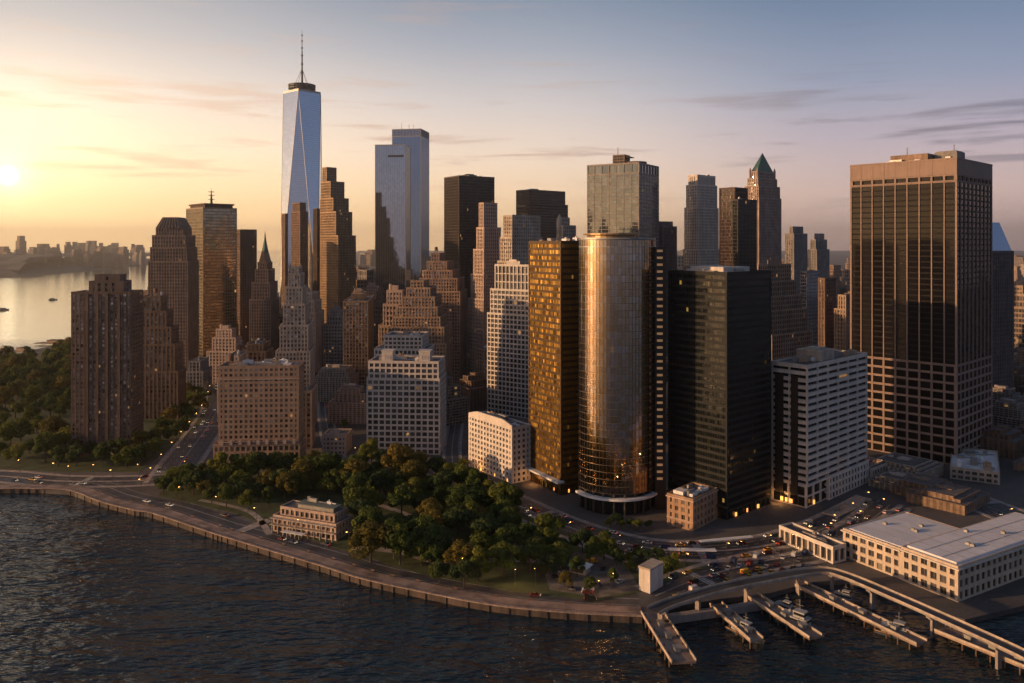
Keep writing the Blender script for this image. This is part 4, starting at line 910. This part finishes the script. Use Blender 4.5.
scatter([(608, 568), (640, 556), (680, 566), (690, 580), (668, 592), (640, 578)], 9, 6, 'small tree beside the stone vent block', 'small trees beside the stone vent block', .62)
scatter([(560, 592), (585, 560), (610, 575), (620, 596), (590, 600)], 5, 7, 'small tree on the paved plaza', 'small trees on the paved plaza', .6)
scatter([(340, 455), (352, 452), (352, 430), (362, 400), (345, 398), (338, 420)], 9, 7, 'street tree beside the narrow canyon street', 'street trees beside the canyon street', .7)

# ------------------------------------------------------------------ street lamps
pole = MB(); pole.cyl(0, 0, 0, 8, .12, .08, 8); pole.beam((0, 0, 8), (1.6, 0, 8.3), .06); pole = pole.mesh('pole', DMETAL)
head = MB(); head.box(1.1, 1.9, -.2, .2, 8.15, 8.35); head = head.mesh('lamp_housing', DMETAL)
bulb = MB(); bulb.box(1.15, 1.85, -.17, .17, 8.02, 8.14); bulb = bulb.mesh('lamp', LAMPG)
def lamp(x, y, rz, label, group=None, light=0, sc=1):
    root = empty('street_lamp', (x, y, 0), rz); tag(root, label, 'street lamp', group); link('pole', pole, root); link('lamp_housing', head, root); link('lamp', bulb, root)
    if light:
        l = bpy.data.lights.new('lamp_light', 'POINT'); l.energy = light; l.color = (1, .5, .16); l.shadow_soft_size = .3
        o = bpy.data.objects.new('lamp_light', l); COL.objects.link(o); o.parent = root; o.location = (1.5, 0, 7.6)
def lamps_along(name, off, step, label, group, light=0, start=6, a=0, b=None):
    pts = ROADS[name][0][a:b]; P = offset(pts, off); acc = start
    for i in range(len(P)-1):
        seg = P[i+1]-P[i]; ln = seg.length
        while acc < ln:
            p = P[i]+seg*(acc/ln); t = seg.normalized(); n = Vector((-t.y, t.x))*(-1 if off > 0 else 1); lamp(p.x, p.y, atan2(n.y, n.x), label, group, light); acc += step
        acc -= ln
lamps_along('shore_road', 7.5, 34, 'street lamp along the curving shore road', 'street lamps along the shore road', 260)
lamps_along('park_road', -12.2, 30, 'street lamp along the wide curving road below the towers', 'street lamps along the curving road', 380)
lamps_along('battery_place', 11, 28, 'street lamp along the road at the far left of the waterfront', 'street lamps at the left waterfront road', 300)
lamps_along('west_avenue', 13, 34, 'street lamp along the wide avenue at left', 'street lamps along the wide avenue', 300)
lamps_along('broad_avenue', 13, 32, 'street lamp along the road before the striped tower', 'street lamps before the striped tower', 380)
lamps_along('plaza_road', 10, 26, 'street lamp beside the ferry plaza', 'street lamps beside the ferry plaza', 260)
g = G(515, 586); lamp(g.x, g.y, -1.5, 'brightest glowing lamp at the park edge below the trees', None, 1300)
g = G(598, 598); lamp(g.x, g.y, -1.5, 'glowing lamp on the path by the stone vent block', None, 900)

# ------------------------------------------------------------------ vehicles
CARCOL = [('white', (.65, .64, .62)), ('black', (.02, .02, .022)), ('silver', (.38, .38, .39)), ('dark blue', (.03, .05, .12)), ('dark red', (.14, .02, .018)), ('white', (.65, .64, .62)), ('yellow', (.62, .36, .04)), ('grey', (.13, .13, .14))]
CARM = {n: plain('car_paint', c, .3, .3, var=.03) for n, c in CARCOL}
CARGL = plain('car_glass', (.02, .02, .024), .1, .3); TYRE = plain('tyre_rubber', (.02, .02, .02), .9)
HEAD = plain('headlight_glow', (1, .82, .55), emit=2.2); TAIL = plain('tail_light_glow', (1, .07, .02), emit=1.2)
def prof(m, prof_, hw, hw2=None):
    n = len(prof_); A = [(x, -hw, z) for x, z in prof_]; B = [(x, hw, z) for x, z in prof_]
    for i in range(n): m.quad(A[i], A[(i+1) % n], B[(i+1) % n], B[i])
    k = len(m.v); m.v += A+B; m.f += [tuple(range(k, k+n))[::-1], tuple(range(k+n, k+2*n))]; m.uv += [(0, 0)]*(2*n)
def car_meshes(van):
    b = MB(); c = MB()
    if van: prof(b, [(-2.6, .35), (2.5, .35), (2.6, .95), (1.9, 1.15), (1.4, 1.95), (-2.5, 2.05), (-2.6, 1.0)], .95); prof(c, [(1.35, 1.2), (1.92, 1.19), (1.46, 1.9), (1.0, 1.92)], .97)
    else: prof(b, [(-2.25, .3), (2.2, .3), (2.3, .62), (2.1, .82), (1.1, .92), (-1.6, .95), (-2.25, .9)], .9); prof(c, [(-1.7, .93), (1.15, .90), (.45, 1.4), (-1.05, 1.42)], .78)
    rf = MB()
    if not van: rf.box(-1.0, .42, -.76, .76, 1.42, 1.47)
    w = MB(); A = [(.34*cos(2*pi*i/12), -.11, .34*sin(2*pi*i/12)) for i in range(12)]; B = [(p[0], .11, p[2]) for p in A]; w.loft(A, B); k = len(w.v); w.v += A+B; w.f += [tuple(range(k, k+12)), tuple(range(k+12, k+24))[::-1]]; w.uv += [(0, 0)]*24
    return b, c, rf, w
_cm = {}
for van in (0, 1):
    b, c, rf, w = car_meshes(van)
    for n, _c in CARCOL: _cm[van, n] = (b.mesh('body', CARM[n]), rf.mesh('roof_panel', CARM[n]) if rf.f else None)
    _cm[van, 'c'] = c.mesh('cabin_glass', CARGL); _cm[van, 'w'] = w.mesh('wheel', TYRE)
hl = MB(); hl.box(-.06, .03, -.22, .22, -.08, .1); HLM = hl.mesh('headlight', HEAD); TLM = hl.mesh('tail_light', TAIL)
def car(x, y, rz, where, group, z=.06, parts=True, lights=True):
    v = 1 if random.random() < .2 else 0; cn = random.choice([c[0] for c in CARCOL]); kind = 'van' if v else 'car'
    root = empty('delivery_van' if v else 'parked_car' if not lights else 'moving_car', (x, y, z), rz); tag(root, '%s %s %s' % (cn, kind, where), kind, group)
    link('body', _cm[v, cn][0], root); link('cabin_glass', _cm[v, 'c'], root)
    if _cm[v, cn][1]: link('roof_panel', _cm[v, cn][1], root)
    if parts:
        for sx in (-1.4, 1.4):
            for sy in (-.86, .86): o = link('wheel', _cm[v, 'w'], root); o.location = (sx, sy, .34)
    if lights:
        for sy in (-.62, .62):
            o = link('headlight', HLM, root); o.location = (2.3 if not v else 2.58, sy, .62)
            o = link('tail_light', TLM, root); o.location = (-2.27 if not v else -2.62, sy, .75)
def cars_on(name, n, where, group, parts=True, a=.02, b=.98):
    pts, width, lanes = ROADS[name]; tot = [0]
    for i in range(len(pts)-1): tot.append(tot[-1]+(pts[i+1]-pts[i]).length)
    used = []
    for t in range(n*20):
        if n <= 0: break
        s = random.uniform(a, b)*tot[-1]; l = random.randrange(lanes)
        if any(abs(s-u) < 7.5 and l == k for u, k in used): continue
        i = max(j for j in range(len(tot)) if tot[j] <= s); i = min(i, len(pts)-2)
        seg = (pts[i+1]-pts[i]); p = pts[i]+seg*((s-tot[i])/seg.length); d = seg.normalized(); o = -width/2+width*(l+.5)/lanes
        q = p+Vector((-d.y, d.x))*o; rz = atan2(d.y, d.x)+(0 if l < lanes/2 else pi); used.append((s, l)); n -= 1
        car(q.x, q.y, rz, where, group, .08, parts)
cars_on('park_road', 58, 'driving on the wide curving road below the towers', 'vehicles on the curving road')
cars_on('west_avenue', 34, 'driving on the wide avenue at left', 'vehicles on the wide avenue', False)
cars_on('battery_place', 10, 'driving on the road along the left waterfront', 'vehicles on the left waterfront road', False)
cars_on('broad_avenue', 30, 'driving on the avenue before the striped tower', 'vehicles before the striped tower', False)
cars_on('plaza_road', 22, 'driving on the ferry plaza road', 'vehicles on the ferry plaza road')
cars_on('shore_road', 10, 'driving on the shore road beside the promenade', 'vehicles on the shore road')
cars_on('canyon_street', 8, 'in the narrow canyon street', 'vehicles in the canyon street', False)
for px, py in ((556, 578), (563, 574), (571, 590), (588, 591), (597, 586), (603, 570), (612, 575), (592, 563), (620, 583), (578, 560)):
    g = G(px, py); car(g.x, g.y, random.uniform(0, 6), 'parked on the small paved plaza by the kiosk', 'vehicles parked on the small plaza', .17, True, False)
# parked rows on the ferry plaza
for r in range(5):
    for c in range(9):
        if random.random() < .3: continue
        g = G(712+c*11+r*5, 566+r*5.2-c*2.2)
        if random.random() < .9: car(g.x, g.y, R(60+random.uniform(-4, 4)), 'parked in rows on the ferry plaza', 'vehicles parked on the ferry plaza', .02, True, False)

# ------------------------------------------------------------------ elevated walkway, piers, boats
BZ = 7.0
bp = smooth([G(x, y, BZ) for x, y in ((653, 611), (671, 603), (718, 589), (766, 579), (817, 571), (843, 575), (896, 597), (959, 625), (1024, 655), (1080, 685))], 5)
root = empty('elevated_walkway', (bp[10].x, bp[10].y, 0)); tag(root, 'curved elevated concrete walkway bridging over the dock basin', 'bridge')
def relb(m):
    m.v = [(v[0]-root.location.x, v[1]-root.location.y, v[2]) for v in m.v]; return m
m = MB(); strip(m, bp, -3.1, 3.1, BZ-.6, BZ); relb(m).build('deck', CONC, root)
m = MB(); strip(m, bp, -2.3, 2.3, BZ+.015); relb(m).build('walkway_surface', ASPH, root)
m = MB(); strip(m, bp, 2.85, 3.1, BZ+.01, BZ+.8); relb(m).build('parapet', STONE, root)
m = MB(); strip(m, bp, -3.1, -2.85, BZ+.01, BZ+.8); relb(m).build('parapet', STONE, root)
for i in range(3, len(bp)-1, 5):
    p = bp[i]; t = (bp[i+1]-bp[i-1]).normalized(); m = MB(); m.obox((p.x, p.y), (t.x, t.y), .5, 1.1, -5, BZ-.7); m.obox((p.x, p.y), (t.x, t.y), .9, 3.0, BZ-1.4, BZ-.72); m.obox((p.x, p.y), (t.x, t.y), .7, 2.0, BZ-2.1, BZ-1.41); relb(m).build('bridge_pier', CONC, root)
def pier(pxs, w, label, name='dock_pier', z=1.2, rail=True):
    a, b = G(*pxs[0], z), G(*pxs[1], z); d = b-a; L_ = d.length; root = empty(name, (a.x, a.y, 0), atan2(d.y, d.x)); tag(root, label, 'pier')
    m = MB(); m.box(0, L_, -w/2, w/2, z-.8, z); m.build('deck', PROM, root)
    m = MB(); m.cyl(0, 0, -6, z-.8, .3, n=7); me = m.mesh('piling', TANKW)
    for i in range(int(L_/5)+1):
        for s in (-1, 1): link('piling', me, root).location = (min(L_-.4, i*5+.4), s*(w/2-.35), 0)
    for s in (-1, 1):
        m = MB(); m.box(0, L_, s*w/2-.2, s*w/2+.2, z+.01, z+.9); m.build('kerb_wall', STONE, root)
    for i in range(3):
        m = MB(); m.box(L_*(.3+.25*i)-1, L_*(.3+.25*i)+1.4, -1, 1, z+.01, z+1.7); m.box(L_*(.3+.25*i)-1.3, L_*(.3+.25*i)+1.7, -1.3, 1.3, z+1.7, z+1.9); m.build('dock_hut', METAL, root)
    m = MB(); m.cyl(0, 0, z, z+.7, .22, .28, 8); me = m.mesh('bollard', DMETAL)
    for i in range(int(L_/6)):
        for s in (-1, 1): link('bollard', me, root).location = (i*6+3, s*(w/2-.9), 0)
    return a, b
pier(((652, 612), (684, 662)), 9, 'leftmost short stone pier below the stone vent block')
pier(((716, 604), (757, 640)), 5.5, 'second dock finger from the left under the walkway')
pier(((752, 595), (816, 637)), 6, 'third dock finger from the left under the walkway')
pier(((800, 584), (922, 643)), 6, 'longest dock finger reaching toward the lower right')
pier(((940, 628), (1040, 668)), 8, 'broad pier at the lower right frame edge')
m = MB(); strip(m, [G(663, 616, 1), G(720, 608, 1), G(768, 600, 1)], -1.5, 1.5, -2, 1); o = m.build('floating_dock', CONC); tag(o, 'low floating dock along the shore behind the walkway piers', 'dock')
BOATW = plain('boat_paint', (.33, .33, .32), .5, var=.1); BOATD = plain('boat_hull', (.06, .07, .08), .5); BOATY = plain('boat_trim', (.5, .25, .08), .5)
def boat(px, py, rz, ln, label, two=True):
    p = G(px, py, ZW); root = empty('work_boat', (p.x, p.y, ZW), rz); tag(root, label, 'boat')
    k = ln/14; h = MB(); w = 2.2
    out = [(-7, -w*.85), (3, -w), (5.5, -w*.65), (7.2, 0), (5.5, w*.65), (3, w), (-7, w*.85)]
    A = [(x*k*.96, y*k*.8, -.6*k) for x, y in out]; B = [(x*k, y*k, (1.2+(.5 if x > 4 else 0))*k) for x, y in out]
    h.loft(A, B); n = len(h.v); h.v += B; h.f.append(tuple(range(n, n+7))); h.uv += [(0, 0)]*7; h.build('hull', BOATD, root)
    c = MB(); c.box(-5*k, 2.4*k, -1.5*k, 1.5*k, 1.2*k, 3.1*k); 
    if two: c.box(-1.5*k, 1.8*k, -1.2*k, 1.2*k, 3.1*k, 4.9*k)
    c.build('cabin', BOATW, root)
    g = MB(); g.box(-4.6*k, 2.43*k, -1.53*k, 1.53*k, 2.1*k, 2.7*k)
    if two: g.box(-1.3*k, 1.83*k, -1.23*k, 1.23*k, 3.8*k, 4.5*k)
    g.build('window_band', CARGL, root)
    r = MB(); r.box(-5.2*k, 2.7*k, -1.7*k, 1.7*k, 3.1*k, 3.2*k); r.cyl(-3*k, 0, 3.2*k, 4.3*k, .4*k, n=8); r.build('cabin_roof', BOATW, root)
    s = MB(); s.cyl(0, 0, 3.1*k, 8*k, .09*k, n=6); s.beam((-1*k, 0, 6.4*k), (1*k, 0, 6.4*k), .05*k); s.build('mast', METAL, root)
    t = MB(); t.loft([(x*k*1.02, y*k*1.03, 1.0*k) for x, y in out], [(x*k*1.02, y*k*1.03, 1.18*k) for x, y in out]); t.build('rub_rail', BOATY, root)
boat(746, 636, R(-52), 16, 'white cabin boat moored beside the second dock finger from the left')
boat(800, 628, R(-47), 20, 'long work boat moored beside the third dock finger from the left')
boat(787, 612, R(-47), 13, 'small work boat moored near the root of the third dock finger')
boat(899, 637, R(-37), 17, 'boat moored near the outer end of the longest dock finger')
boat(846, 601, R(-37), 13, 'small boat moored midway along the longest dock finger')
boat(53, 300, R(10), 22, 'dark ship crossing the bright river, the farther one', False)
boat(4, 310, R(5), 22, 'dark ship on the bright river at the left frame edge', False)

# long white bus canopy, benches, railing, medians
def long_canopy(a, b, w, label):
    a, b = G(*a), G(*b); d = b-a; L_ = d.length; root = empty('bus_canopy', (a.x, a.y, 0), atan2(d.y, d.x)); tag(root, label, 'canopy')
    m = MB(); m.box(0, L_, -w/2, w/2, 3.2, 3.5); m.build('roof', WHITE, root)
    for i in range(int(L_/6)+1):
        m = MB(); m.cyl(min(L_-.3, i*6+.3), 0, .1, 3.2, .14, n=8); m.build('post', DMETAL, root)
    m = MB(); m.box(1, L_-1, -.3, .3, .45, .6); m.build('seat', METAL, root)
long_canopy((668, 556), (716, 557), 3.4, 'long white bus shelter roof between the curving roads')
long_canopy((700, 548), (752, 543), 2.6, 'shorter pale shelter roof nearer the towers, between road lanes')
for nm, off in (('park_road', 0.0), ('plaza_road', 0), ('battery_place', 0)):
    pts = ROADS[nm][0]; n = len(pts); m = MB(); strip(m, pts[n//5:n*4//5], off-.7, off+.7, .03, .2); m.build('kerb_island', PAVE)['kind'] = 'structure'
bs = MB(); bs.box(-1, 1, -.25, .25, .42, .5); bs = bs.mesh('seat', TANKW); bb = MB(); bb.box(-1, 1, .22, .3, .5, .95); bb = bb.mesh('backrest', TANKW)
bl = MB(); bl.box(-.05, .05, -.22, .28, 0, .42); bl = bl.mesh('leg', DMETAL)
P = offset(ctop, 8.2)
for i in range(8, len(P)-2, 2):
    t = (P[i+1]-P[i]).normalized(); root = empty('park_bench', (P[i].x, P[i].y, .35), atan2(t.y, t.x)); tag(root, 'wooden bench on the promenade facing the water', 'bench', 'benches along the promenade')
    link('seat', bs, root); link('backrest', bb, root)
    for sx in (-.8, .8): link('leg', bl, root).location.x = sx
m = MB()
for i in range(len(ctop)-1):
    a, b = ctop[i], ctop[i+1]; n = max(1, int((b-a).length/4))
    for k in range(n): q = a+(b-a)*(k/n); m.cyl(q.x, q.y, .74, 1.75, .05, n=5)
    m.beam((a.x, a.y, 1.72), (b.x, b.y, 1.72), .04)
o = m.build('railing', DMETAL); tag(o, 'thin dark metal railing on top of the sea wall', 'railing')
g = G(62, 347); 
def jetty(px, py, ln, label):
    g = G(px, py, ZW); root = empty('river_jetty', (g.x, g.y, 0), R(170)); tag(root, label, 'pier')
    m = MB(); m.box(0, ln, -9, 9, -.2, .8); m.build('deck', PROM, root); m = MB(); m.box(4, ln*.6, -6, 5, .8, 5); m.build('shed', TAN, root); m = MB(); m.box(3.5, ln*.6+.5, -6.5, 5.5, 5, 5.5); m.build('roof', ROOF, root)
jetty(66, 345, 48, 'farther short river jetty with a low shed at the left shore')
jetty(30, 353, 30, 'nearer short river jetty with a low shed at the left shore')
scatter([(545, 545), (600, 556), (620, 566), (575, 556), (550, 578), (520, 575), (520, 560)], 12, 7, 'tree on the lawn at the right end of the waterfront park', 'trees at the right end of the park', .85)
scatter([(452, 470), (462, 466), (470, 478), (498, 490), (492, 494), (460, 482)], 6, 6, 'small street tree before the cream corner block', 'street trees before the cream corner block', .5)
scatter([(600, 522), (650, 528), (660, 534), (610, 530)], 6, 5, 'small street tree by the foot of the curved tower', 'street trees by the curved tower', .45)
# warm lit lobbies at the foot of the towers
LOBBY = plain('lobby_light', (1, .42, .10), emit=1.6)
def lobby(rname, spans):
    root = bpy.data.objects[rname]; P_ = [c for c in root.children if c.name.split('.')[0] in ('glazing', 'wall', 'window')][0]
    bb = P_.bound_box; x0, x1 = min(b[0] for b in bb), max(b[0] for b in bb); y0, y1 = min(b[1] for b in bb), max(b[1] for b in bb)
    for side, u, w, z0, z1 in spans:
        m = MB()
        if side == 0: cx = x0+(x1-x0)*u; m.box(cx-w, cx+w, y0-.12, y0+.3, z0, z1)
        else: cy = y0+(y1-y0)*u; m.box(x1-.3, x1+.12, cy-w, cy+w, z0, z1)
        m.build('lobby_light', LOBBY, root)
    l = bpy.data.lights.new('lobby_lamp', 'POINT'); l.energy = 1500; l.color = (1, .45, .13); l.shadow_soft_size = 1
    o = bpy.data.objects.new('lobby_lamp', l); COL.objects.link(o); o.parent = root; o.location = (x0+(x1-x0)*spans[0][1], y0-4, 4)
lobby('white_band_tower', [(0, .3, .8, 1, 3.4), (0, .42, .6, 1, 3.4), (0, .55, .9, 1, 3.2), (1, .1, .8, 1, 3.2)])
lobby('dark_green_tower', [(0, .8, .9, .6, 2.8), (0, .62, .5, .6, 2.8), (1, .2, .7, .6, 2.6), (1, .45, .5, .6, 2.6), (1, .7, .9, .6, 2.6)])
lobby('gold_glass_slab', [(1, .3, .7, .6, 2.6), (0, .8, .6, .6, 2.4), (0, .4, .5, .6, 2.4), (1, .7, .6, 8, 10)])
lobby('cream_corner_block', [(0, .3, .6, .5, 2.2), (0, .62, .5, .5, 2.2), (0, .9, .5, .5, 2.2)])
# small plaza kiosk
g = G(580, 572); root = empty('plaza_kiosk', (g.x, g.y, 0), R(-30)); tag(root, 'small white roofed kiosk on the paved plaza', 'kiosk')
m = MB(); m.box(-4, 4, -3, 3, .1, 3.2); m.build('wall', STONE, root); m = MB(); A = [(-5, -4, 3.2), (5, -4, 3.2), (5, 4, 3.2), (-5, 4, 3.2)]; B = [(-3, -.3, 5), (3, -.3, 5), (3, .3, 5), (-3, .3, 5)]; m.loft(A, B); m.quad(*B); m.build('roof', WHITE, root)
m = MB(); m.box(-3, 3, -3.06, -2.9, .9, 2.6); m.build('window', GL_HOME, root)

# ------------------------------------------------------------------ the far shore and the distant city
def hills():
    m = MB(); rnd = random.Random(5)
    x0 = []
    base = [(-4200, 3300), (-2330, 3640), (-2330, 4150), (-2420, 4900), (-2680, 6000), (-2900, 7200), (-3300, 8500)]
    P = smooth(base, 8); rows = 8; prevv = None
    for i, p in enumerate(P):
        t = (P[min(i+1, len(P)-1)]-P[max(i-1, 0)]).normalized(); n = Vector((-t.y, t.x)); row = []
        fade = max(0, 1-max(0, p.y-3600)/4200)
        for k in range(rows):
            q = p+n*(k*260 if k < 6 else k*900); h = [-4, 6, 30, 60, 85, 95, 70, 20][k]*(.2+.6*fade)*(.75+.5*rnd.random()) if k else -4
            row.append((q.x, q.y, h))
        if prevv:
            for k in range(rows-1): m.quad(prevv[k], row[k], row[k+1], prevv[k+1])
        prevv = row
    o = m.build('hills', plain('far_shore', (.07, .06, .045), .95, var=.5, scale=.01), None, True); o['kind'] = 'structure'
hills()
def far_mesh(i):
    P = newP(); w = 30+6*(i % 4); H_ = 100; s = ST(8, 6, 2, 3, 1)
    tier(P, -w/2, w/2, -w/2, w/2, 0, 78+4*(i % 3), s, 1); tier(P, -w/2+5, w/2-5, -w/2+4, w/2-5, 78+4*(i % 3), H_, s, 1)
    return P['wall'].mesh('wall', [GREY, TAN, BRICK, STONE][i % 4]), P['glaz'].mesh('glazing', GL_FAR)
FARM = [far_mesh(i) for i in range(6)]
def far(x, y, h, label, group, sx=1.0):
    root = empty('distant_tower', (x, y, 0), random.uniform(0, 1.5)); tag(root, label, 'building', group); root.scale = (sx, sx, h/100)
    for n, me in zip(('wall', 'glazing'), random.choice(FARM)): link(n, me, root)
D = 6300; root_l = 'tallest hazy tower on the far shore at the upper left'
far((21-512)/F*D, D, HT(236, D), root_l, None, 1.5)
for px, y in ((6, 247), (32, 247), (40, 244), (46, 244), (58, 244), (68, 242), (75, 242), (82, 243), (89, 241), (94, 241), (101, 243), (110, 245), (115, 243), (133, 244), (139, 245), (50, 248), (124, 248)):
    D = random.uniform(6200, 7600); far((px-512)/F*D, D, HT(y, D), 'hazy tower block on the far shore across the river', 'hazy tower blocks on the far shore', random.uniform(.8, 1.7))
for i in range(60):
    px = random.uniform(-30, 145); D = random.uniform(5000, 7500); far((px-512)/F*D, D, HT(random.uniform(246, 253), D), 'low hazy building on the far shore across the river', 'low hazy buildings on the far shore', random.uniform(.6, 1.6))
for i in range(190):
    D = random.uniform(1900, 6500); px = random.uniform(352, 1090)
    x = (px-512)/F*D
    h = random.uniform(25, 95)*(1.0 if random.random() < .8 else 1.5); h = min(h, HT(238, D))
    if px > 835: h = min(h, HT(250, D))
    far(x, D, h, 'distant city building fading into the haze beyond the towers', 'distant city buildings beyond the towers', random.uniform(.9, 1.5))

for i in range(110):
    D = random.uniform(1250, 3200); px = random.choice([random.uniform(780, 860), random.uniform(985, 1100), random.uniform(985, 1100), random.uniform(352, 376), random.uniform(424, 446)])
    h = min(random.uniform(25, 110), HT(random.uniform(252, 275), D))
    if h > 14: far((px-512)/F*D, D, h, 'small building in the dense far blocks of the city', 'small buildings in the dense far blocks', random.uniform(.5, 1.0))
# low blocks on the right, round the striped tower
k_ = 0
for (px, py) in ((1002, 452), (1030, 448), (1010, 436), (1042, 430), (1020, 418), (1003, 415), (1040, 405), (1012, 398), (1060, 415), (900, 487), (925, 494), (948, 502), (905, 474), (1075, 460), (1050, 470), (1085, 440), (1030, 392), (1058, 388), (1006, 382), (1044, 376), (1022, 370), (1066, 365), (1002, 360), (1035, 352), (1015, 342), (1050, 338), (1005, 330), (1030, 322)):
    g = G(px, py); low = py > 465; infill(g.x, g.y, random.uniform(7, 10) if low else random.uniform(14, 40), R(-50), 'low building on the small blocks at the right behind the striped tower' if not low else 'very low flat building between the avenue and the white hall', 'low buildings at the right', 'low_building')
# ------------------------------------------------------------------ the air
if HAZE_DENSITY:
    m = bpy.data.materials.new('haze'); m.use_nodes = True; N = m.node_tree.nodes; L = m.node_tree.links; N.clear()
    o = N.new('ShaderNodeOutputMaterial'); v = N.new('ShaderNodeVolumePrincipled'); v.inputs['Density'].default_value = HAZE_DENSITY; v.inputs['Color'].default_value = (1, .90, .80, 1); v.inputs['Anisotropy'].default_value = .8
    L.new(v.outputs[0], o.inputs['Volume'])
    h = MB(); h.box(-23000, 23000, -3500, 23000, -8, 600); o = h.build('haze', m); tag(o, 'thin warm evening haze filling the air over the city', 'haze', None, 'stuff')
